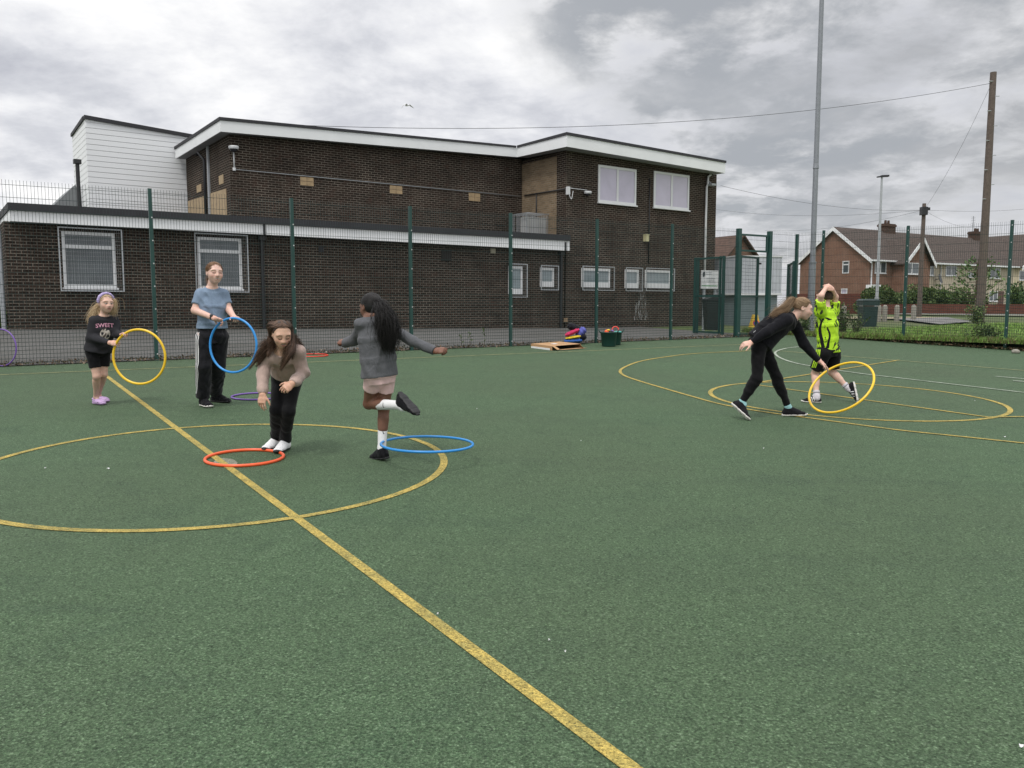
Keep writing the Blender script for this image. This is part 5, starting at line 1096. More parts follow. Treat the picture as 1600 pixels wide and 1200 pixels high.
m = MB(); k = b*.55+a*.45-o1*0; m.beam(a*.96+b*.04-nrm(A_(*(d-a)[:2], 0))*.012+A_(0, 0, .022), a*.1+b*.9-nrm(A_(*(d-a)[:2], 0))*.012+A_(0, 0, .022), .012, .040); m.build('white_edge', M_white, cb)
YP = G(898, 538)[1]; zg = gz(*G(898, 538)[:2])
def cushion(label, px, py, sx, sz, col, tilt=0.0, sy=.17, cat='sports bag', dy=0, nm='folded_bag', pipe=None):
    c = W(px, py, YP+dy); R = np.array([A_(math.cos(tilt), 0, math.sin(tilt)), A_(0, 1, 0), A_(-math.sin(tilt), 0, math.cos(tilt))]); B = Sdf(.008)
    B.loft([(c-R[0]*sx, R[1], sy*.7, sz*.7), (c-R[0]*sx*.6, R[1], sy, sz), (c, R[1], sy*1.02, sz*1.05), (c+R[0]*sx*.7, R[1], sy*.95, sz*.95), (c+R[0]*sx, R[1], sy*.65, sz*.6)], .03, (False, False)); B.fold = folds(.006, 50, A_(1, .2, .4), int(px*7))
    V, F = B.mesh(); V = V-c; o = mk(nm, V, F, fabric('nylon', col, .12, .6, .3), None, smooth=True); o.location = tuple(c); tag(o, label, cat, 'bags heaped by the fence')
cushion('blue rolled bag at the bottom of the heap by the fence', 895.5, 532.5, .20, .055, (.035, .10, .33), .06)
cushion('yellow rolled bag lying above the blue one in the heap by the fence', 895.5, 527, .17, .035, (.62, .46, .04), .16, .14, dy=-.03)
cushion('purple blue bag at the right of the heap by the fence', 908, 519, .12, .09, (.10, .11, .36), .8, .14, dy=.05)
cushion('pink red bag leaning across the middle of the heap by the fence', 894, 519.5, .17, .05, (.46, .035, .10), .42, .13, dy=-.02)
cushion('black bag on top of the heap by the fence', 896, 511.5, .13, .085, (.014, .014, .018), -.35, .14, dy=.08)
cushion('small black bag at the right end of the yellow bag in the heap', 911, 526.5, .06, .075, (.012, .012, .014), .2, .12, dy=.02)
def tub(label, base, s, col):
    e = thing('trug_tub', label, 'tub', tuple(base), group='green tubs of play equipment'); m = MB(); m.lathe([(.0, .006), (.155*s, .0), (.165*s, .02), (.195*s, .32*s), (.207*s, .325*s), (.207*s, .345*s), (.190*s, .345*s), (.158*s, .03), (.0, .03)], base, 28); m.build('tub_body', col, e, smooth=True)
    for sg in (-1, 1): m = MB(); c = base+A_(sg*.2*s, 0, .33*s); m.tube(bez([c+A_(0, -.06, 0), c+A_(sg*.04, -.04, .06), c+A_(sg*.04, .04, .06), c+A_(0, .06, 0)], 10), .010, 6); m.build('handle', col, e, smooth=True)
M_tub = plain('dark_green_rubber', (.008, .045, .036), .5, .15, 4); tb = G(951, 541.3); tub('dark green rubber tub in front, holding orange and dark toys', tb, .98, M_tub); tb2 = G(960, 538.8); tub('green rubber tub behind and right of the other, holding a red ring', tb2, .9, M_tub)
def blob(nm, label, c, r, mat, cat='toy'):
    B = Sdf(.007); B.ell(c, r, None, .01); V, F = B.mesh(); o = mk(nm, V-c, F, mat, None, smooth=True); o.location = tuple(c); return tag(o, label, cat)
blob('play_ball', 'orange ball heaped on the toys in the front tub', tb+A_(-.03, -.02, .345), A_(.075, .07, .055), M_ho, 'ball'); blob('bean_bag', 'yellow bean bag on top of the orange ball in the front tub', tb+A_(-.015, -.07, .385), A_(.045, .03, .02), M_hy, 'bean bag'); blob('bean_bag', 'black bean bag lying over the rim of the front tub', tb+A_(.03, -.15, .345), A_(.05, .045, .04), M_rubber_k, 'bean bag')
blob('bean_bag', 'purple bean bag between the two tubs', tb2+A_(-.08, -.06, .33), A_(.05, .05, .035), M_hp, 'bean bag'); blob('bean_bag', 'turquoise bean bag in the right hand tub below the red ring', tb2+A_(.06, -.10, .31), A_(.10, .06, .03), plain('teal', (.06, .32, .29), .6), 'bean bag')
m = MB(); m.tube([A_(.075*math.cos(t), .02*math.sin(t), .065*math.sin(t)) for t in np.linspace(0, 2*np.pi, 28, endpoint=False)], .014, 8, True); o = m.build('quoit_ring', M_hr, None, smooth=True); o.location = tuple(tb2+A_(.02, .0, .37)); tag(o, 'red ring standing up out of the right hand tub', 'ring')
# yellow no-waiting cone behind the gate
yc = gnd(1179.5, 26.0); e = thing('no_waiting_cone', 'yellow no waiting cone with a blue and red roundel, standing beyond the gate', 'traffic cone', tuple(yc)); zc = W(1179, 513, 26)[2]; ztp = W(1179, 491.5, 26)[2]; hh = ztp-zc; yb = A_(yc[0], yc[1], zc)
m = MB(); m.hexa([yb+A_(x*.16, y*.16, 0) for x, y in ((-1, -1), (1, -1), (1, 1), (-1, 1))], [yb+A_(x*.07, y*.07, hh) for x, y in ((-1, -1), (1, -1), (1, 1), (-1, 1))]); m.hexa([yb+A_(x*.18, y*.18, -max(.02, zc-yc[2])) for x, y in ((-1, -1), (1, -1), (1, 1), (-1, 1))], [yb+A_(x*.18, y*.18, -.001) for x, y in ((-1, -1), (1, -1), (1, 1), (-1, 1))]); m.build('cone_body', plain('yellow_cone', (.60, .40, .04), .6, .1, 6), e)
sl = (.16-.07)/hh; fy = lambda z: -(.16-sl*z)-.004
def disc(r, z0, dy, mat, nm):
    m = MB(); m.add([yb+A_(r*math.cos(t), fy(z0+r*math.sin(t))-dy, z0+r*math.sin(t)) for t in np.linspace(0, 2*np.pi, 24, endpoint=False)], [tuple(range(24))]); m.build(nm, mat, e)
M_bl = plain('sign_blue', (.03, .06, .25), .5); M_rd = plain('sign_red', (.50, .03, .03), .5); disc(.10, .17, .001, M_rd, 'red_ring'); disc(.075, .17, .003, M_bl, 'blue_disc')
m = MB(); m.add([yb+A_(x, fy(.17+z)-.005, .17+z) for x, z in ((-.06, .05), (-.05, .06), (.06, -.05), (.05, -.06))], [(0, 1, 2, 3)]); m.build('red_bar', M_rd, e)
# litter
for i, (px, py, r) in enumerate(((169, 734, .03), (71, 733, .018), (684, 962, .008), (858, 1003, .010), (883, 1021, .008), (908, 690, .012), (1193, 702, .012), (1523, 627, .012), (1596, 1170, .02), (745, 640, .01), (152, 632, .03), (1570, 684, .02))):
    p = G(px, py); t = i*1.3; m = MB(); r = r*.5; q = [A_(r*math.cos(a+t)*(1 if k % 2 else .55), .5*r*math.sin(a+t), .003+.004*(k % 3)) for k, a in enumerate(np.linspace(0, 2*np.pi, 7, endpoint=False))]; m.hexa([v-A_(0, 0, .002) for v in q], q); o = m.build('litter_scrap', M_white, None); o.location = tuple(p+A_(0, 0, .005)); tag(o, 'small white scrap of litter lying on the green court', 'litter', 'white scraps on the court')
# ================================================================ beyond the fence on the right
M_mast = plain('dull_galvanised', (.22, .235, .255), .55, .12, 12, metal=.3)
M_conc = plain('concrete', (.25, .235, .20), .9, .12, 12, bmp=.2, bs=40, dirt=.3)
def column(label, px, pyb, Y, ztop, r0, r1, mat, cat, name, base=None, collar=None):
    p = gnd(px, Y); e = thing(name, label, cat, tuple(p)); m = MB()
    if base: m.bar(p-A_(0, 0, .2), p+A_(0, 0, base), r0*1.25, 14); m.bar(p+A_(0, 0, base), p+A_(0, 0, base+.06), r0*1.4, 14); m.bar(p+A_(0, 0, base+.06), A_(p[0], p[1], ztop), r0, 14, r1)
    else: m.bar(p-A_(0, 0, .2), A_(p[0], p[1], ztop), r0, 12, r1)
    m.build('column', mat, e, smooth=False); return e, p
e, p = column('tall galvanised floodlight column rising high above the fence behind the boy', 1266.5, 523, 26.0, CAMZ+11.5, .085, .062, M_mast, 'floodlight column', 'floodlight_column', base=2.25)
m = MB(); m.bar(p+A_(0, 0, 5.2), p+A_(0, 0, 5.35), .095, 14, .078); m.build('joint_sleeve', M_mast, e); m = MB(); m.beam(A_(p[0]-.6, p[1], CAMZ+11.45), A_(p[0]+.6, p[1], CAMZ+11.45), .1, .08); m.box(p[0]-.55, p[0]-.1, p[1]-.3, p[1]+.1, CAMZ+11.5, CAMZ+11.75); m.box(p[0]+.1, p[0]+.55, p[1]-.3, p[1]+.1, CAMZ+11.5, CAMZ+11.75); m.build('lamp_head', M_galv, e)
YL = 44.0; zt = W(1378, 276, YL)[2]; e, p = column('slim grey street lamp with a flat lamp head, in front of the red brick house', 1368.5, 480, YL, zt, .085, .05, M_pipeg, 'street lamp', 'street_lamp', base=1.0)
m = MB(); m.beam(A_(p[0]-.05, p[1], zt+.02), A_(p[0]+.35, p[1], zt+.04), .2, .09); m.beam(A_(p[0]-.25, p[1], zt-.02), A_(p[0]+.02, p[1], zt+.01), .16, .06); m.build('lamp_head', M_pipek, e)
M_pole = plain('weathered_pole', (.105, .082, .070), .9, .25, 12, bmp=.3, bs=30)
YB = 36.0; zt = W(1554, 113, YB)[2]; e, pb = column('tall brown wooden pole standing in a bush at the right, carrying an overhead wire', 1531, 495, YB, zt, .19, .13, M_pole, 'wooden pole', 'wooden_pole')
m = MB()
for i in range(9): z = zt-.4-i*.62; m.bar((pb[0], pb[1]-.1, z), (pb[0]+(.24 if i % 2 else -.24), pb[1]-.12, z), .018, 5)
m.build('climbing_step', M_galv, e); topB = A_(pb[0]-.05, pb[1], zt-.45)
YT = 46.0; zt = W(1444, 318, YT)[2]; e, pt_ = column('short telegraph pole with a dark box at its top before the gabled bay', 1435.5, 490, YT, zt, .14, .10, M_pole, 'telegraph pole', 'telegraph_pole')
m = MB(); c = A_(pt_[0], pt_[1], zt-.42); m.box(c[0]-.2, c[0]+.12, c[1]-.22, c[1]+.1, c[2]-.22, c[2]+.22); m.box(c[0]+.1, c[0]+.3, c[1]-.1, c[1]+.05, c[2]+.05, c[2]+.2); m.build('junction_box', M_pipek, e); topT = A_(pt_[0], pt_[1], zt-.35)
def wire(label, a, b, sag, r=.0065):
    a = np.array(a); b = np.array(b); P = [a+(b-a)*t-A_(0, 0, 4*sag*t*(1-t)) for t in np.linspace(0, 1, 40)]; m = MB(); m.tube(P, r, 4); o = m.build('overhead_wire', M_pipek, None); tag(o, label, 'overhead wire', 'overhead wires')
wire('long overhead wire sagging from the wooden pole across to the school roof', topB, W(350, 190, 27), .85, .0085)
wire('thin wire slanting down from the tall wooden pole to the telegraph pole', topB, topT, .35, .006)
wire('wire from the telegraph pole to the corner of the brick block', topT, W(1126, 290, 34.5), .35)
wire('level wire from the telegraph pole running left behind the block', topT, W(1085, 322, 62), .5)
wire('lower wire from the telegraph pole dropping left towards the far house', topT, W(1195, 360, 66), .4)
wire('wire running right from the telegraph pole towards the cream houses', topT, W(1640, 322, 60), .2)
wire('wire dropping right from the telegraph pole to the terrace roof', topT, W(1540, 352, 72), .5)
# ---- houses
HD = nrm(A_(.855, .518, 0)); HN = A_(-HD[1], HD[0], 0)
M_brickc = brick_mat('sooty_brick', (.075, .045, .035), (.10, .06, .045), (.16, .13, .11))
def tile_mat(name, c):
    m, nt, b = new_mat(name); so = N(nt, 'ShaderNodeSeparateXYZ'); L(nt, N(nt, 'ShaderNodeTexCoord').outputs['Object'], so.inputs[0]); c = np.array(c)
    f1 = N(nt, 'ShaderNodeMath', operation='DIVIDE'); L(nt, so.outputs[2], f1.inputs[0]); f1.inputs[1].default_value = .19; f2 = N(nt, 'ShaderNodeMath', operation='FRACT'); L(nt, f1.outputs[0], f2.inputs[0])
    o = ramp(nt, noise(nt, 4, 6, .7), [(.3, c*.7), (.7, c*1.3)]); o = mixc(nt, ramp(nt, f2.outputs[0], [(.08, .75), (.22, 0)]), o, c*.35); o = mixc(nt, ramp(nt, noise(nt, .6, 4, .6), [(.5, 0), (.7, .4)]), o, (.075, .066, .058))
    L(nt, o, b.inputs['Base Color']); b.inputs['Roughness'].default_value = .95; b.inputs['Specular IOR Level'].default_value = .2; bump(nt, b, f2.outputs[0], .7, .03); return m
M_tiles = tile_mat('brown_roof_tiles', (.085, .068, .060)); M_tiles2 = tile_mat('red_brown_roof_tiles', (.11, .072, .058))
def clad_v(name, c, st=.33):
    m, nt, b = new_mat(name); so = N(nt, 'ShaderNodeSeparateXYZ'); tc = N(nt, 'ShaderNodeTexCoord'); L(nt, tc.outputs['Object'], so.inputs[0]); c = np.array(c)
    ad = N(nt, 'ShaderNodeMath', operation='ADD'); L(nt, so.outputs[0], ad.inputs[0]); L(nt, so.outputs[1], ad.inputs[1]); f1 = N(nt, 'ShaderNodeMath', operation='DIVIDE'); L(nt, ad.outputs[0], f1.inputs[0]); f1.inputs[1].default_value = st; f2 = N(nt, 'ShaderNodeMath', operation='FRACT'); L(nt, f1.outputs[0], f2.inputs[0])
    o = ramp(nt, noise(nt, 1.5, 5), [(.3, c*.88), (.7, c*1.1)]); o = mixc(nt, ramp(nt, f2.outputs[0], [(.12, .55), (.22, 0)]), o, c*.5); L(nt, o, b.inputs['Base Color']); b.inputs['Roughness'].default_value = .85; bump(nt, b, f2.outputs[0], .5, .03); return m
M_cream = clad_v('buff_ribbed_cladding', (.46, .40, .31)); M_cream2 = clad_v('cream_ribbed_cladding', (.58, .51, .37))
def hframe(px, Y): u = (px-800)/FPX; return Fr(A_(u*Y, Y, 0), HD, HN)
def house(e, a0, a1, D, ze, zr, wall, roof, z0, hip=False, ov=.35, gables=True, name='wall'):
    """ridge along a; eaves at ze, ridge at zr"""
    m = MB(); c = D/2
    m.hexa([(a0, 0, z0), (a1, 0, z0), (a1, D, z0), (a0, D, z0)], [(a0, 0, ze), (a1, 0, ze), (a1, D, ze), (a0, D, ze)])
    for a in (a0, a1): m.add([(a, 0, ze), (a, D, ze), (a, c, zr-.05), (a+(.25 if a == a0 else -.25), 0, ze), (a+(.25 if a == a0 else -.25), D, ze), (a+(.25 if a == a0 else -.25), c, zr-.05)], [(0, 1, 2), (3, 5, 4), (0, 2, 5, 3), (1, 4, 5, 2)])
    m.build(name, wall, e)
    sl = (zr-ze)/c; m = MB(); t = .12
    for sg in (0, 1):
        y0 = -ov if sg == 0 else D+ov; z_ = ze-sl*ov
        m.hexa([(a0-ov*.6, y0, z_), (a1+ov*.6, y0, z_), (a1+ov*.6, c, zr), (a0-ov*.6, c, zr)][::1 if sg == 0 else -1], [(a0-ov*.6, y0, z_+t), (a1+ov*.6, y0, z_+t), (a1+ov*.6, c, zr+t), (a0-ov*.6, c, zr+t)][::1 if sg == 0 else -1])
    r = m.build('roof', roof, e); m = MB()
    for sg in (0, 1):
        y0 = -ov if sg == 0 else D+ov; z_ = ze-sl*ov
        m.hexa([(a0-ov*.6-.05, y0, z_-.22), (a0-ov*.6-.004, y0, z_-.22), (a0-ov*.6-.004, c, zr-.20), (a0-ov*.6-.05, c, zr-.20)], [(a0-ov*.6-.05, y0, z_+.10), (a0-ov*.6-.004, y0, z_+.10), (a0-ov*.6-.004, c, zr+.12), (a0-ov*.6-.05, c, zr+.12)])
    m.build('bargeboard', M_fasc, r); m = MB(); m.beam((a0-ov*.6, -ov-.06, ze-sl*ov+.02), (a1+ov*.6, -ov-.06, ze-sl*ov+.02), .11, .13); m.build('gutter', M_fasc, r)
    return r
def chimney(r, a, b, z0, h, w=.9):
    m = MB(); m.box(a-w/2, a+w/2, b-.35, b+.35, z0-.9, z0+h); m.box(a-w/2-.06, a+w/2+.06, b-.41, b+.41, z0+h-.25, z0+h-.08); o = m.build('chimney', M_brickc, r); m = MB()
    for k in (-.22, .2): m.bar((a+k, b, z0+h), (a+k, b, z0+h+.32), .12, 8, .10)
    m.build('chimney_pot', M_brickc, o)
def hwin(e, H, x0, x1, y0, y1, w=0.0, glass=None, kind='double'):
    p = H.w(x0, y0, w); q = H.w(x1, y1, w); return window_at(e, p[0], q[0], H.w((x0+x1)/2, y1, w)[1], H.w((x0+x1)/2, y0, w)[1], w, kind, glass or M_gdark, fw=.07)
ZG = CAMZ-1.3
H = hframe(1353, 66.0); D = H.a(1250, 430, 0)[0]; ze = H.w(1353, 402, 0)[1]; zr = H.a(1300, 359, 0)[1]+.1; aM = H.w(1449, 430, 0)[0]
h1 = thing('brick_house', 'red brick end house with a large white edged gable and a second gabled bay', 'house', mat=H.mat)
r = house(h1, 0, aM, D, ze, zr, M_brickr, M_tiles, ZG)
chimney(r, H.w(1385, 370, D/2)[0], D/2, zr, H.w(1385, 350, D/2)[1]-zr, 1.5)
# dark red lower band of the gable
# the projecting gabled bay
b0 = H.w(1411, 430, -1.0)[0]; b1 = H.w(1458, 430, -1.0)[0]; zc = H.w(1437, 373, -1.0)[1]; zb = H.w(1411, 409, -1.0)[1]; c = (b0+b1)/2; m = MB()
m.hexa([(b0, -1, ZG), (b1-.5, -1, ZG), (b1-.5, -.01, ZG), (b0, -.01, ZG)], [(b0, -1, zb), (b1-.5, -1, zb), (b1-.5, -.01, zb), (b0, -.01, zb)]); m.add([(b0, -1, zb), (b1-.5, -1, zb), (c, -1, zc-.1), (b0, -.8, zb), (b1-.5, -.8, zb), (c, -.8, zc-.1)], [(0, 1, 2), (0, 2, 5, 3), (1, 4, 5, 2)]); bay = m.build('gabled_bay', M_brickr, h1)
m = MB()
for x in (b0-.3, b1-.2): m.hexa([(x, -1.35, zb-.25), (x, D*.45, zb-.25), (c, D*.45, zc-.02), (c, -1.35, zc-.02)], [(x, -1.35, zb-.13), (x, D*.45, zb-.13), (c, D*.45, zc+.10), (c, -1.35, zc+.10)])
rb = m.build('bay_roof', M_tiles, bay); m = MB()
for x in (b0-.3, b1-.2): m.hexa([(x, -1.40, zb-.46), (x, -1.355, zb-.46), (c, -1.355, zc-.24), (c, -1.40, zc-.24)], [(x, -1.40, zb-.10), (x, -1.355, zb-.10), (c, -1.355, zc+.12), (c, -1.40, zc+.12)])
m.build('bargeboard', M_fasc, rb)
hwin(h1, H, 1367, 1384, 408.5, 427); hwin(h1, H, 1414, 1435, 410.5, 428.5, -1.0)
for x0, x1, y0, y1, g in ((1317, 1326.5, 408, 427, M_gdark), (1314.5, 1324, 451, 459, M_gpale)):
    p = H.a(x0, y0, 0); q = H.a(x1, y1, 0); m = MB(); t = .07
    for a_ in ((q[0], p[0], q[1], q[1]+t), (q[0], p[0], p[1]-t, p[1]), (q[0], q[0]+t, q[1]+t, p[1]-t), (p[0]-t, p[0], q[1]+t, p[1]-t)): m.box(-.04, .0, a_[0], a_[1], a_[2], a_[3])
    if y1-y0 > 12: m.box(-.038, 0, q[0]+t, p[0]-t, q[1]+(p[1]-q[1])*.66, q[1]+(p[1]-q[1])*.66+.09)
    o = m.build('window', M_upvc, h1); m = MB(); m.box(-.012, -.004, q[0]+t, p[0]-t, q[1]+t, p[1]-t); m.build('pane', g, o)
a_ = H.w(1362, 420, -.08)[0]; m = MB(); m.bar((a_, -.08, ZG), (a_, -.08, ze-.25), .06, 8); m.build('drainpipe', M_pipew, h1); m = MB(); q = H.w(1366, 444, -.4); m.box(q[0]-.5, q[0]+.5, -.7, -.01, q[1]-.35, q[1]-.05); m.build('porch_canopy', M_fasc, h1)
h2 = thing('clad_house', 'buff ribbed terrace house adjoining the brick house, with a chimney and two satellite dishes', 'house', mat=H.mat)
a1 = H.w(1583, 440, 0)[0]; zr2 = zr-.05
r = house(h2, aM+.05, a1, D, ze-.02, zr2, M_cream, M_tiles, ZG); chimney(r, H.w(1524.5, 385, D/2)[0], D/2, zr2, H.w(1524.5, 362, D/2)[1]-zr2, 1.6)
for x0, x1, y0, y1 in ((1449, 1458.5, 414, 430.5), (1478, 1494, 414.5, 431), (1513, 1520, 425, 433), (1547, 1562, 418.5, 435), (1546, 1558, 455, 471)): hwin(h2, H, x0, x1, y0, y1)
p = H.w(1560, 455, 0); q = H.w(1567, 475, 0); m = MB(); m.box(p[0], q[0], -.06, -.01, ZG, p[1]); m.build('front_door', plain('brown_door', (.10, .05, .04), .6), h2)
def dish(px, py):
    c_ = H.w(px, py, -.5); m = MB(); m.lathe([(.02, -.08), (.25, -.05), (.44, .02), (.44, .035), (.2, -.02), (.01, -.05)], (0, 0, 0), 18); T = Matrix.Translation((c_[0], -.5, c_[1])) @ Matrix.Rotation(1.25, 4, 'X') @ Matrix.Rotation(.3, 4, 'Y'); m.v = [tuple(T @ Vector(v)) for v in m.v]
    m.bar((c_[0], -.45, c_[1]), (c_[0]-.0, 0, c_[1]-.1), .03, 6); m.build('satellite_dish', plain('dark_dish', (.05, .055, .06), .5), h2)
dish(1446, 432); dish(1469, 435.5)
a_ = H.w(1470.5, 420, -.08)[0]; m = MB(); m.bar((a_, -.08, ZG), (a_, -.08, ze-.3), .05, 8); m.build('drainpipe', M_pipew, h2)
m = MB(); q = H.w(1519.5, 370, D/2); m.bar((q[0], D/2, zr2), (q[0], D/2, zr2+2.2), .02, 5)
for i in range(6): z = zr2+1.3+i*.16; m.bar((q[0]-.35, D/2, z), (q[0]+.35, D/2, z), .012, 4)
m.build('television_aerial', M_pipek, h2)
H3 = hframe(1587, 84.0); h3 = thing('clad_house', 'cream house with a wide gable at the far right end of the terrace', 'house', mat=H3.mat)
z3 = H3.w(1587, 415, 0)[1]; z3r = H3.w(1640, 366, 0)[1]; w3 = 11.0; m = MB(); m.hexa([(0, 0, ZG), (w3, 0, ZG), (w3, 8, ZG), (0, 8, ZG)], [(0, 0, z3), (w3, 0, z3), (w3, 8, z3), (0, 8, z3)]); m.add([(0, 0, z3), (w3, 0, z3), (w3/2, 0, z3r), (0, 8, z3), (w3, 8, z3), (w3/2, 8, z3r)], [(0, 1, 2), (3, 5, 4), (0, 2, 5, 3), (1, 4, 5, 2)]); m.build('wall', M_cream2, h3)
m = MB()
for x, s_ in ((-.4, 1), (w3+.4, -1)): m.hexa([(x, -.4, z3-.25), (x, 14, z3-.25), (w3/2, 14, z3r+.05), (w3/2, -.4, z3r+.05)], [(x, -.4, z3-.1), (x, 14, z3-.1), (w3/2, 14, z3r+.2), (w3/2, -.4, z3r+.2)])
r3 = m.build('roof', M_tiles, h3); m = MB(); m.hexa([(-.4, -.45, z3-.5), (-.4, -.405, z3-.5), (w3/2, -.405, z3r-.2), (w3/2, -.45, z3r-.2)], [(-.4, -.45, z3-.12), (-.4, -.405, z3-.12), (w3/2, -.405, z3r+.16), (w3/2, -.45, z3r+.16)]); m.build('bargeboard', M_fasc, r3)
hwin(h3, H3, 1593, 1612, 423, 438); hwin(h3, H3, 1592, 1612, 456, 473)
H4 = hframe(1181, 62.0); h4 = thing('brick_house', 'red brick house half hidden behind the brick block and the gateway', 'house', mat=H4.mat)
# its gable faces the court: ridge runs away from the viewer
z4 = H4.w(1181, 411, 0)[1]; g0_ = H4.w(1128, 411, 0)[0]; z4r = H4.w(1152, 370, 0)[1]; mid = g0_/2; m = MB(); m.hexa([(g0_, 0, ZG), (0, 0, ZG), (0, 9, ZG), (g0_, 9, ZG)], [(g0_, 0, z4), (0, 0, z4), (0, 9, z4), (g0_, 9, z4)]); m.add([(g0_, 0, z4), (0, 0, z4), (mid, 0, z4r), (g0_, 9, z4), (0, 9, z4), (mid, 9, z4r)], [(0, 1, 2), (3, 5, 4), (0, 2, 5, 3), (1, 4, 5, 2)]); m.build('wall', M_brickr, h4)
m = MB()
for x in (g0_-.4, .4): m.hexa([(x, -.35, z4-.3), (x, 9.4, z4-.3), (mid, 9.4, z4r+.02), (mid, -.35, z4r+.02)], [(x, -.35, z4-.15), (x, 9.4, z4-.15), (mid, 9.4, z4r+.17), (mid, -.35, z4r+.17)])
m.hexa([(g0_-7, 3, z4-.3), (mid, 3, z4-.3), (mid, 6, z4r), (g0_-7, 6, z4r)], [(g0_-7, 3, z4-.15), (mid, 3, z4-.15), (mid, 6, z4r+.15), (g0_-7, 6, z4r+.15)]); m.build('roof', M_tiles2, h4)
m = MB(); m.box(g0_-7, g0_-.01, 3.2, 8.5, ZG, z4-.2); m.build('side_wing', M_brickr, h4); hwin(h4, H4, 1136, 1141, 413, 428)
# ---- white ribbed cabin behind the gate
M_rib = clad_v('white_ribbed_steel', (.47, .49, .53), .16)
Hc = Fr(W(1152, 480, 34.0)*A_(1, 1, 0), nrm(A_(.97, .24, 0)), nrm(A_(-.24, .97, 0))); cabn = thing('storage_cabin', 'white ribbed storage cabin with a grey lower part behind the gateway', 'cabin', mat=Hc.mat)
x1 = Hc.w(1221.5, 430, 0)[0]; zt = Hc.w(1190, 401.5, 0)[1]; zm = Hc.w(1190, 459, 0)[1]; m = MB(); m.box(-.1, x1, 0, 2.3, zm, zt); m.build('upper_body', M_rib, cabn); m = MB(); m.box(.0, x1-.12, .10, 2.2, CAMZ-1.2, zm-.001); m.build('lower_body', plain('grey_steel_base', (.16, .20, .21), .6, .12, 3), cabn)
m = MB(); m.box(-.12, x1+.02, -.02, 2.32, zm-.06, zm+.03); m.box(-.12, x1+.02, -.03, 2.32, zt+.001, zt+.05); m.build('trim', M_upvc, cabn)
# ---- white notice board by the corner of the block
Hs = Fr(W(1095, 480, 29.5)*A_(1, 1, 0), nrm(A_(.93, .37, 0)), nrm(A_(-.37, .93, 0))); sg = thing('notice_board', 'white notice board with a green line by the corner of the brick block', 'notice board', mat=Hs.mat)
x1 = Hs.w(1122, 440, 0)[0]; zt = Hs.w(1108, 422.5, 0)[1]; zb = Hs.w(1108, 451, 0)[1]; m = MB(); m.box(0, x1, 0, .03, zb, zt); m.build('board', M_upvc, sg); m = MB(); m.box(x1*.18, x1*.18+.07, .031, .10, CAMZ-1.2, zt); m.box(x1*.84, x1*.84+.07, .031, .10, CAMZ-1.2, zt); m.build('post', M_pipeg, sg)
m = MB(); m.box(.02, x1-.02, -.004, -.001, zb+(zt-zb)*.13, zb+(zt-zb)*.17); m.build('green_line', plain('sign_green', (.08, .30, .10), .5), sg)
m = MB(); h_ = zt-zb; m.box(x1*.07, x1*.17, -.004, -.001, zt-h_*.36, zt-h_*.12); m.box(x1*.11, x1*.21, -.006, -.0041, zt-h_*.30, zt-h_*.07); m.build('logo', plain('sign_dark', (.05, .06, .07), .5), sg)
M_print = plain('sign_grey', (.30, .32, .33), .5); m = MB()
for k, (a_, b_) in enumerate(((.26, .60), (.26, .62), (.30, .82), (.30, .78), (.30, .84))):
    z = zt-h_*(.15+.10*k+(.1 if k > 1 else 0)); x = a_
    while x < b_: d = .025+.035*((k*7+int(x*100)) % 3); m.box(x1*x, x1*min(x+d, b_), -.004, -.001, z, z+h_*.045); x += d+.018
    m.build('print_line', M_print, sg); m = MB()
e = thing('wheelie_bin', 'dark wheeled bin with a sloping lid in front of the white notice board', 'wheelie bin', tuple(gnd(1112, 28.0))); p = gnd(1112, 28.0); m = MB(); m.hexa([p+A_(x*.20, y*.26, .05) for x, y in ((-1, -1), (1, -1), (1, 1), (-1, 1))], [p+A_(x*.26, y*.34, 1.05) for x, y in ((-1, -1), (1, -1), (1, 1), (-1, 1))]); m.build('bin_body', plain('dark_bin', (.014, .018, .017), .5, .1, 5), e); m = MB(); m.hexa([p+A_(-.28, -.36, 1.052), p+A_(.28, -.36, 1.052), p+A_(.28, .36, 1.052), p+A_(-.28, .36, 1.052)], [p+A_(-.28, -.36, 1.10), p+A_(.28, -.36, 1.30), p+A_(.28, .36, 1.30), p+A_(-.28, .36, 1.10)]); m.build('lid', M_pipek, e)
# ---- litter bin, bollards, walls, path
p = gnd(1355, 33.5); zt = W(1355, 467, 33.5)[2]; hh = zt-p[2]; e = thing('litter_bin', 'dark green litter bin standing beyond the fence by the street lamp', 'litter bin', tuple(p)); mb = plain('dark_green_plastic', (.010, .028, .027), .45, .15, 4)
m = MB(); m.hexa([p+A_(x*.27, y*.27, -.1) for x, y in ((-1, -1), (1, -1), (1, 1), (-1, 1))], [p+A_(x*.30, y*.30, hh*.72) for x, y in ((-1, -1), (1, -1), (1, 1), (-1, 1))]); m.build('bin_body', mb, e)
m = MB(); m.hexa([p+A_(x*.34, y*.32, hh*.74) for x, y in ((-1, -1), (1, -1), (1, 1), (-1, 1))], [p+A_(x*.34, y*.32, hh*.94) for x, y in ((-1, -1), (1, -1), (1, 1), (-1, 1))]); m.hexa([p+A_(x*.36, y*.34, hh*.941) for x, y in ((-1, -1), (1, -1), (1, 1), (-1, 1))], [p+A_(x*.26, y*.24, hh) for x, y in ((-1, -1), (1, -1), (1, 1), (-1, 1))]); m.build('hood', mb, e)
bp = None
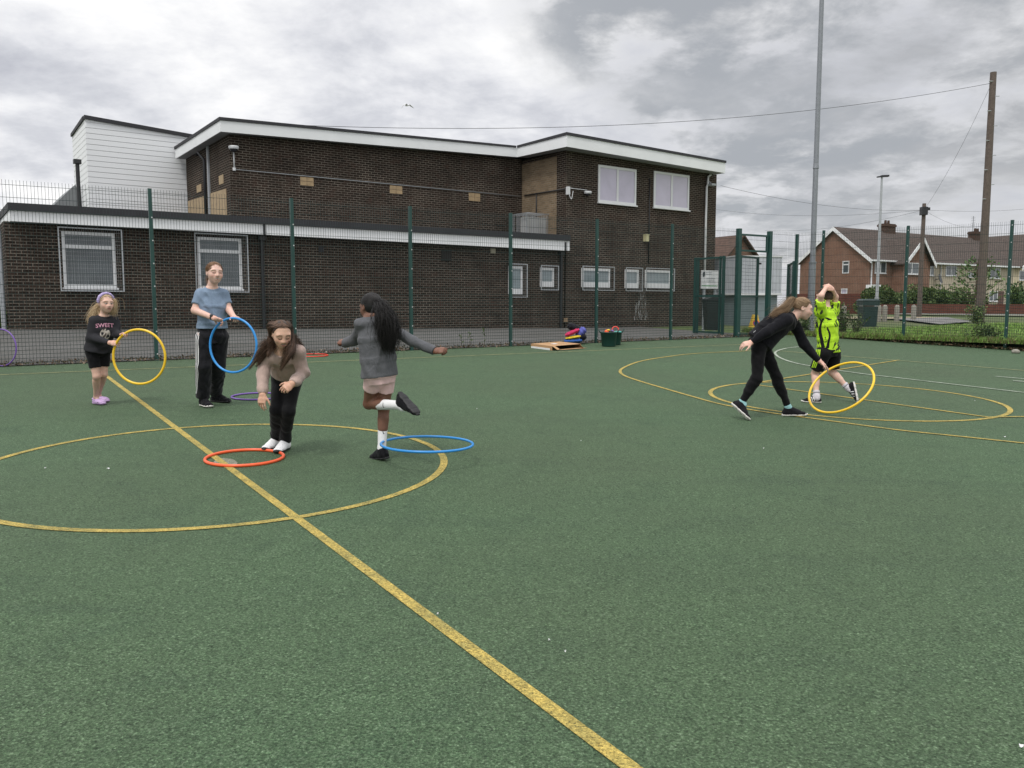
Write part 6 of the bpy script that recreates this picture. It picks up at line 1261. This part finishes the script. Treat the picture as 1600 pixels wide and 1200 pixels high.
for i, px in enumerate((1318, 1344.5, 1372.5, 1382, 1401, 1427)):
    p = gnd(px, 38.0+i*.3); m = MB(); m.lathe([(.115, -.1), (.115, .62), (.105, .68), (.07, .73), (.005, .75)], (0, 0, 0), 12)
    if bp is None: bp = m.build('concrete_bollard', M_conc, None, smooth=True); o = bp
    else: o = bp.copy(); COL.objects.link(o)
    o.location = tuple(p)
    tag(o, ('short concrete bollard between the tall weeds and the floodlight column', 'short concrete bollard just left of the dark green litter bin', 'short concrete bollard just right of the litter bin, left one of a close pair', 'short concrete bollard, right one of the close pair by the litter bin', 'short concrete bollard standing alone left of a green fence post', 'short concrete bollard next to the foot of the telegraph pole')[i], 'bollard', 'concrete bollards along the path')
def wall(label, pts, h, mat, th=.22, name='garden_wall'):
    m = MB()
    for a_, b_ in zip(pts[:-1], pts[1:]):
        d = nrm(b_-a_); n_ = A_(-d[1], d[0], 0)*th/2; lo = min(a_[2], b_[2])-.3; m.hexa([A_(*(k[:2]), lo) for k in (a_-n_, b_-n_, b_+n_, a_+n_)], [k+A_(0, 0, h) for k in (a_-n_, b_-n_, b_+n_, a_+n_)])
    fr0 = Fr(pts[0]*A_(1, 1, 0), nrm((pts[-1]-pts[0])*A_(1, 1, 0)), A_(0, 0, 0)); d = fr0.d; n_ = A_(-d[1], d[0], 0); R = np.array([d, n_, A_(0, 0, 1)])
    V = [R@(np.array(v)-fr0.o) for v in m.v]; o = mk(name, V, m.f, mat); o.matrix_world = Matrix(((d[0], n_[0], 0, fr0.o[0]), (d[1], n_[1], 0, fr0.o[1]), (0, 0, 1, 0), (0, 0, 0, 1))); tag(o, label, 'wall'); return o
wall('dark red brick garden wall in front of the gable of the end house', [gnd(1232, 58), gnd(1352, 56)], W(1300, 459, 57)[2]-gnd(1300, 57)[2], M_brickd)
wall('low red brown garden wall running to the right below the hedge', [gnd(1352, 52), gnd(1640, 58)], .62, M_brickd)
sheet('path', [gnd(1395, 41.0), gnd(1470, 34.0), gnd(1520, 37.0), gnd(1480, 43)], surf_mat('path_tarmac', ((.17, .165, .165), (.21, .205, .20), (.14, .135, .13)), 14, .7), .035, (8, 8)); sheet('path', [gnd(1290, 40.5), gnd(1395, 40.5), gnd(1480, 43), gnd(1290, 44)], surf_mat('worn_earth_path', ((.27, .225, .16), (.33, .27, .20), (.18, .17, .09)), 12, .8), .04, (12, 8)); sheet('pavement', [gnd(1400, 49.0), gnd(1640, 45), gnd(1640, 47.5), gnd(1400, 51)], surf_mat('pavement', ((.15, .145, .14), (.18, .17, .16), (.13, .12, .11)), 10, .6), .04, (20, 6))
# ---- vegetation
def leaf_mat(name, a, b, c=None):
    m, nt, bs = new_mat(name); oi = N(nt, 'ShaderNodeVertexColor'); oi.layer_name = 'Col'; L(nt, oi.outputs[0], bs.inputs['Base Color']); bs.inputs['Roughness'].default_value = .6; bs.inputs['Specular IOR Level'].default_value = .3; return m
M_leaf = leaf_mat('leaves', 0, 0)
M_bark = plain('bark', (.10, .075, .055), .95, .25, 14, bmp=.3, bs=30)
def leaves(P, D, size, cols, rng, elong=1.0, name='foliage', parent=None, mat=None):
    n = len(P); d = D+rng.normal(0, .5, (n, 3)); d /= np.linalg.norm(d, axis=1)[:, None]; s = np.cross(d, rng.normal(0, 1, (n, 3))); s /= np.linalg.norm(s, axis=1)[:, None]
    sz = size*rng.uniform(.6, 1.3, (n, 1)); a = P-s*sz*.35; b = P+d*sz*elong*.55+s*0-s*sz*.0; V = np.stack([P-d*sz*elong*.1, P+d*sz*elong*.4+s*sz*.38, P+d*sz*elong, P+d*sz*elong*.4-s*sz*.38], 1).reshape(-1, 3)
    F = np.arange(4*n).reshape(n, 4); c = np.array(cols); K = c[rng.integers(0, len(c), n)]*rng.uniform(.7, 1.25, (n, 1)); return mk(name, V, F, mat or M_leaf, parent, cols=np.repeat(K, 4, 0))
G1 = [(.07, .115, .032), (.10, .155, .045), (.05, .085, .025), (.14, .19, .07), (.09, .13, .045)]
rng = np.random.default_rng(21)
# hedge: ragged clumps along its length
ha, hb_ = gnd(1346, 54), gnd(1532, 58); e = thing('hedge', 'long thick green hedge in front of the terrace houses', 'hedge', tuple(ha)); P = []
for i in range(150):
    t = rng.random(); c = ha+(hb_-ha)*t; zt = W(1346+186*t, 2+np.interp(t, [0, .12, .3, .4, .55, .7, .85, 1], [455, 449, 453, 448, 447, 449, 452, 462])+rng.uniform(-1, 6), c[1])[2]; z = rng.uniform(c[2]+.2, zt-.2)
    k = rng.normal(0, 1, (230, 3)); k /= np.linalg.norm(k, axis=1)[:, None]; P.append(c+A_(0, rng.uniform(-.3, .6), z-c[2])+k*rng.uniform(.25, .55))
P = np.concatenate(P); leaves(P, np.tile(A_(0, -.5, .6), (len(P), 1)), .13, G1+[(.13, .16, .06)], rng, 1.0, 'foliage', e)
m = MB()
for t in np.linspace(.02, .98, 24): c = ha+(hb_-ha)*t; m.bar(c, c+A_(rng.normal(0, .15), 0, 1.1), .04, 5, .02)
m.build('stems', M_bark, e)
def bush(label, px, Y, w, h, n, size, cols, cat='shrub', name='shrub', stems=10, el=1.2):
    c = gnd(px, Y); e = thing(name, label, cat, tuple(c)); P = []; m = MB()
    for i in range(stems):
        tip = c+A_(rng.normal(0, w*.6), rng.normal(0, w*.4), h*rng.uniform(.5, 1.0)); q = bez([c+A_(rng.normal(0, w*.2), rng.normal(0, w*.2), 0), c*.5+tip*.5+rng.normal(0, w*.1, 3), tip], 8); m.tube(q, np.linspace(.012, .004, 8), 4)
        t = rng.random(n//stems)**.7; P.append(np.array([q[min(7, int(x*7.9))] for x in t])+rng.normal(0, w*.16, (len(t), 3)))
    m.build('stems', M_bark, e); P = np.concatenate(P); P[:, 2] = np.maximum(P[:, 2], c[2]+.03); leaves(P, np.tile(A_(0, -.2, .5), (len(P), 1)), size, cols, rng, el, 'foliage', e); return e
bush('low bushy growth round the foot of the tall wooden pole', 1527, 35.6, .5, .8, 900, .07, G1+[(.12, .12, .05)])
bush('tall leafy weeds growing outside the fence beside the floodlight column', 1318, 24.2, .30, 1.05, 560, .055, G1, 'weed', 'tall_weeds', 22)
bush('thin weeds growing at the foot of the fence right behind the boy', 1338, 23.2, .2, .7, 300, .05, G1, 'weed', 'tall_weeds', 14)
bush('green weeds at the foot of the fence left of the floodlight column', 1256, 25.0, .3, .6, 700, .05, G1, 'weed', 'tall_weeds', 12)
bush('light green shrub in front of the cream gabled house at the right edge', 1592, 60, 1.1, 2.3, 2600, .15, [(.07, .12, .035), (.10, .15, .05), (.05, .09, .03)])
bush('dark weeds at the foot of the right hand fence near the last post', 1538, 20.0, .35, .42, 1200, .05, G1, 'weed', 'tall_weeds', 18)
# spiky young tree by the wooden pole: upright trunk with arching branches ending in leafy tufts
c = gnd(1522, 40.0); e = thing('young_tree', 'young tree with tiers of upswept branches beside the tall wooden pole', 'tree', tuple(c)); ht = W(1520, 404, 40)[2]-c[2]; m = MB(); m.bar(c, c+A_(.05, 0, ht), .07, 7, .02); P = []; Dr = []
for i in range(34):
    z = ht*(.28+.68*(i/34)); az = i*2.4; ln = (1.55-.95*(i/34))*rng.uniform(.7, 1.1); d = A_(math.cos(az), math.sin(az), .12); q = bez([c+A_(0, 0, z), c+A_(0, 0, z)+d*ln*.5-A_(0, 0, .05), c+A_(0, 0, z)+d*ln+A_(0, 0, .22*ln)], 10); m.tube(q, np.linspace(.022, .006, 10), 4)
    for x in rng.uniform(.4, 1, 15): j = min(9, int(x*9.9)); P.append(q[j]+rng.normal(0, .07, 3)); Dr.append(d*.7+A_(0, 0, .5))
m.build('trunk', M_bark, e); leaves(np.array(P), np.array(Dr), .13, [(.08, .14, .045), (.12, .19, .06), (.06, .11, .035), (.15, .21, .08)], rng, 1.3, 'crown', e)
# rough grass, weeds and dead leaves along the fence feet
def blades(name, n, pos, h, cols, w=.006):
    V = []; K = []; c = np.array(cols)
    for i in range(n):
        p = pos(); hh = h*rng.uniform(.4, 1.25); a = rng.uniform(0, 6.28); d = A_(math.cos(a), math.sin(a), 0); l = d*hh*rng.uniform(.1, .7); s_ = A_(-d[1], d[0], 0)*w*rng.uniform(.7, 1.6); V += [p-s_, p+s_, p+l*.4+A_(0, 0, hh*.6)+s_*.7, p+l+A_(0, 0, hh)]; K.append(c[rng.integers(len(c))]*rng.uniform(.7, 1.25))
    F = np.arange(4*n).reshape(n, 4); o = mk(name, np.array(V), F, M_leaf, None, cols=np.repeat(np.array(K), 4, 0)); o['kind'] = 'stuff'; return o
GC = [(.15, .27, .05), (.20, .33, .075), (.12, .20, .042), (.14, .15, .06), (.17, .14, .07)]
def vp(lo, hi, k=1.0):
    def f():
        t = rng.uniform(-1.8, 10); d = lo+(hi-lo)*rng.random()**k; p = CORN+RD*t+FD*d; return A_(p[0], p[1], max(terrain(p[0], p[1])+.01, gz(p[0], p[1]) if d < .3 else -9))
    return f
blades('verge_grass', 26000, vp(-.22, .7, 1.3), .14, GC); blades('lawn_grass', 42000, vp(.5, 16, 1.6), .11, GC[:4], .009)
def lp(): t = rng.uniform(-15.2, 9.5); p = F0+FD*t+FN*rng.normal(.06, .07); return A_(p[0], p[1], gz(p[0], p[1])+.015)
def dead():
    n = 5200; P = np.array([lp() for _ in range(n)]); P[:, 2] += np.abs(rng.normal(0, .025, n)); o = leaves(P, np.tile(A_(0, -.3, .4), (n, 1)), .035, [(.16, .10, .06), (.11, .075, .05), (.20, .14, .09), (.08, .07, .04), (.05, .06, .02), (.30, .23, .17)], rng, 1.1, 'dead_leaves'); o['kind'] = 'stuff'
    n = 2600; P = []
    for _ in range(n): t = rng.uniform(-1, 9); p = CORN+RD*t+FD*rng.normal(-.05, .10); P.append(A_(p[0], p[1], gz(p[0], p[1])+.02+abs(rng.normal(0, .02))))
    o = leaves(np.array(P), np.tile(A_(0, -.3, .4), (n, 1)), .04, [(.14, .09, .05), (.09, .065, .04), (.06, .08, .03), (.18, .13, .08), (.04, .05, .02)], rng, 1.1, 'dead_leaves'); o['kind'] = 'stuff'
dead()
for px, py, hh, lb in ((760, 541, .38, 'single thin weed at the fence foot, the taller of two before the brick wing'), (738, 542, .30, 'small pale weed at the fence foot left of the taller weed'), (724, 543, .28, 'small dark weed at the fence foot right of the hopping girl')):
    p = G(px, py)+FN*.1; e = thing('weed', lb, 'weed', tuple(p)); m = MB(); q = bez([p, p+A_(.02, 0, hh*.5), p+A_(-.01, 0, hh)], 8); m.tube(q, np.linspace(.006, .002, 8), 4); m.build('stem', M_bark, e); P = np.array([q[rng.integers(2, 8)]+rng.normal(0, .02, 3) for _ in range(26)]); leaves(P, np.tile(A_(0, 0, .6), (26, 1)), .032, G1, rng, 1.4, 'foliage', e)
for i, (px, py, lb) in enumerate(((1593, 553, 'pale stone lying at the foot of the right hand fence at the picture edge'), (1513, 541, 'broken brick lying in the verge by the right hand fence'))):
    p = G(px, py); B = Sdf(.012); B.ell(p+A_(0, .15, .04), A_(.10, .08, .06) if i == 0 else A_(.10, .07, .12), None, .01); B.fold = folds(.02, 25, A_(1, .4, .6), i); V, F = B.mesh(); o = mk('stone' if i == 0 else 'broken_brick', V-p, F, M_conc if i == 0 else M_brickd, None, smooth=True); o.location = tuple(p); tag(o, lb, 'stone' if i == 0 else 'brick')
# leafy scraps on the sill of the left yard
bush('small green weeds growing at the left corner of the brick wing', 8, 20.2, .3, .5, 500, .06, G1, 'weed', 'tall_weeds', 10)
# ---- gull
c = W(636, 165, 84.0); e = thing('gull', 'grey and white gull gliding above the school roof', 'bird', tuple(c)); B = Sdf(.02)
B.loft([(c+A_(-.24, 0, -.01), A_(0, 1, 0), .02, .02), (c+A_(-.12, 0, .0), A_(0, 1, 0), .07, .06), (c+A_(.02, 0, .01), A_(0, 1, 0), .085, .075), (c+A_(.16, 0, .04), A_(0, 1, 0), .06, .055), (c+A_(.24, 0, .05), A_(0, 1, 0), .035, .035)], .04, (False, False))
for q in ([c+A_(.02, 0, .05), c+A_(-.12, -.18, .13), c+A_(-.30, -.42, -.02), c+A_(-.52, -.60, -.42)], [c+A_(.02, 0, .05), c+A_(.16, .25, .16), c+A_(.30, .50, .10), c+A_(.62, .75, -.10)]):
    B.loft([(q[0], A_(1, .2, 0), .10, .025), (q[1], A_(1, .2, 0), .10, .022), (q[2], A_(1, .2, .2), .08, .02), (q[3], A_(1, .2, .2), .02, .014)], .03, (False, False))
V, F = B.mesh(); mk('body', V, F, plain('gull_grey', (.55, .55, .57), .8, .1, 3), e, smooth=True)
# ================================================================ sky, light, camera
w = bpy.data.worlds.new('World'); SC.world = w; w.use_nodes = True; nt = w.node_tree; bg = nt.nodes['Background']
SUN_EL, SUN_AZ = math.radians(58), math.radians(205)     # azimuth from +Y clockwise: behind the camera, to the left
sky = N(nt, 'ShaderNodeTexSky'); sky.sky_type = 'NISHITA'; sky.sun_disc = False; sky.sun_elevation = SUN_EL; sky.sun_rotation = SUN_AZ; sky.air_density = 1.0; sky.dust_density = 2.0
tc = N(nt, 'ShaderNodeTexCoord'); sp = N(nt, 'ShaderNodeSeparateXYZ'); L(nt, tc.outputs['Generated'], sp.inputs[0])
def M(op, a, b=None, c=None):
    n = N(nt, 'ShaderNodeMath', operation=op)
    for i, x in enumerate((a, b, c)):
        if x is None: continue
        if hasattr(x, 'is_output'): L(nt, x, n.inputs[i])
        else: n.inputs[i].default_value = x
    return n.outputs[0]
zz = M('ADD', M('MAXIMUM', sp.outputs[2], 0.0), .22)     # project on to a flat cloud deck
cb = N(nt, 'ShaderNodeCombineXYZ'); L(nt, M('DIVIDE', sp.outputs[0], zz), cb.inputs[0]); L(nt, M('DIVIDE', sp.outputs[1], zz), cb.inputs[1]); cb.inputs[2].default_value = 3.7
n1 = noise(nt, 1.1, 9, .58, cb.outputs[0], .25); n2 = noise(nt, 3.4, 8, .60, cb.outputs[0], .15); n3 = noise(nt, .33, 4, .5, cb.outputs[0])
def blobdir(d, w0, w1):      # a bank of darker cloud round a direction
    dp = N(nt, 'ShaderNodeVectorMath', operation='DOT_PRODUCT'); L(nt, tc.outputs['Generated'], dp.inputs[0]); dp.inputs[1].default_value = tuple(nrm(d)); v_ = M('ADD', dp.outputs['Value'], M('MULTIPLY', M('SUBTRACT', n1, .5), .22)); r_ = ramp(nt, v_, [(w0, 0), (w1, 1)], 'EASE'); return r_
dark = M('MULTIPLY', blobdir(ray(1420, 20), .90, 1.0), ramp(nt, n2, [(.34, .15), (.58, 1)])); dark2 = M('MULTIPLY', blobdir(ray(1170, 110), .96, 1.0), ramp(nt, n2, [(.42, 0), (.56, 1)]))
f = M('ADD', M('MULTIPLY', n1, .6), M('MULTIPLY', n2, .4))
cl = ramp(nt, f, [(.34, (4.8, 4.9, 5.4)), (.415, (6.2, 6.3, 6.7)), (.465, (7.5, 7.55, 7.85)), (.52, (8.8, 8.8, 8.9)), (.59, (10.2, 10.1, 10.0))])
cl = mixc(nt, M('MULTIPLY', dark, .85), cl, (3.2, 3.3, 3.5)); cl = mixc(nt, M('MULTIPLY', dark2, .9), cl, (3.6, 3.8, 4.1))
up = M('ADD', 1.0, M('MULTIPLY', ramp(nt, sp.outputs[2], [(.40, 0), (.95, 1)]), 1.0))      # overcast skies brighten towards the zenith
m_ = N(nt, 'ShaderNodeVectorMath', operation='SCALE'); L(nt, cl, m_.inputs[0]); L(nt, up, m_.inputs['Scale'])
L(nt, mixc(nt, .96, sky.outputs[0], m_.outputs[0]), bg.inputs[0]); bg.inputs[1].default_value = .112
s = bpy.data.lights.new('sun', 'SUN'); so = bpy.data.objects.new('sun', s); COL.objects.link(so); s.energy = 1.8; s.angle = math.radians(12); s.color = (1, .97, .92)
dv = A_(math.sin(SUN_AZ)*math.cos(SUN_EL), math.cos(SUN_AZ)*math.cos(SUN_EL), math.sin(SUN_EL)); so.rotation_euler = Vector(tuple(dv)).to_track_quat('Z', 'Y').to_euler()
cam = bpy.data.cameras.new('camera'); co = bpy.data.objects.new('camera', cam); COL.objects.link(co); SC.camera = co
cam.sensor_width = 36; cam.lens = FPX/1600*36; co.location = (0, 0, CAMZ); co.rotation_euler = (math.pi/2-PITCH, 0, 0); cam.clip_start = .05; cam.clip_end = 3000
SC.view_settings.view_transform = 'Standard'; SC.view_settings.look = 'None'; SC.view_settings.exposure = 0; SC.view_settings.gamma = 1
SC.render.engine = 'CYCLES'; SC.cycles.use_denoising = True; SC.cycles.max_bounces = 6; SC.cycles.transparent_max_bounces = 12
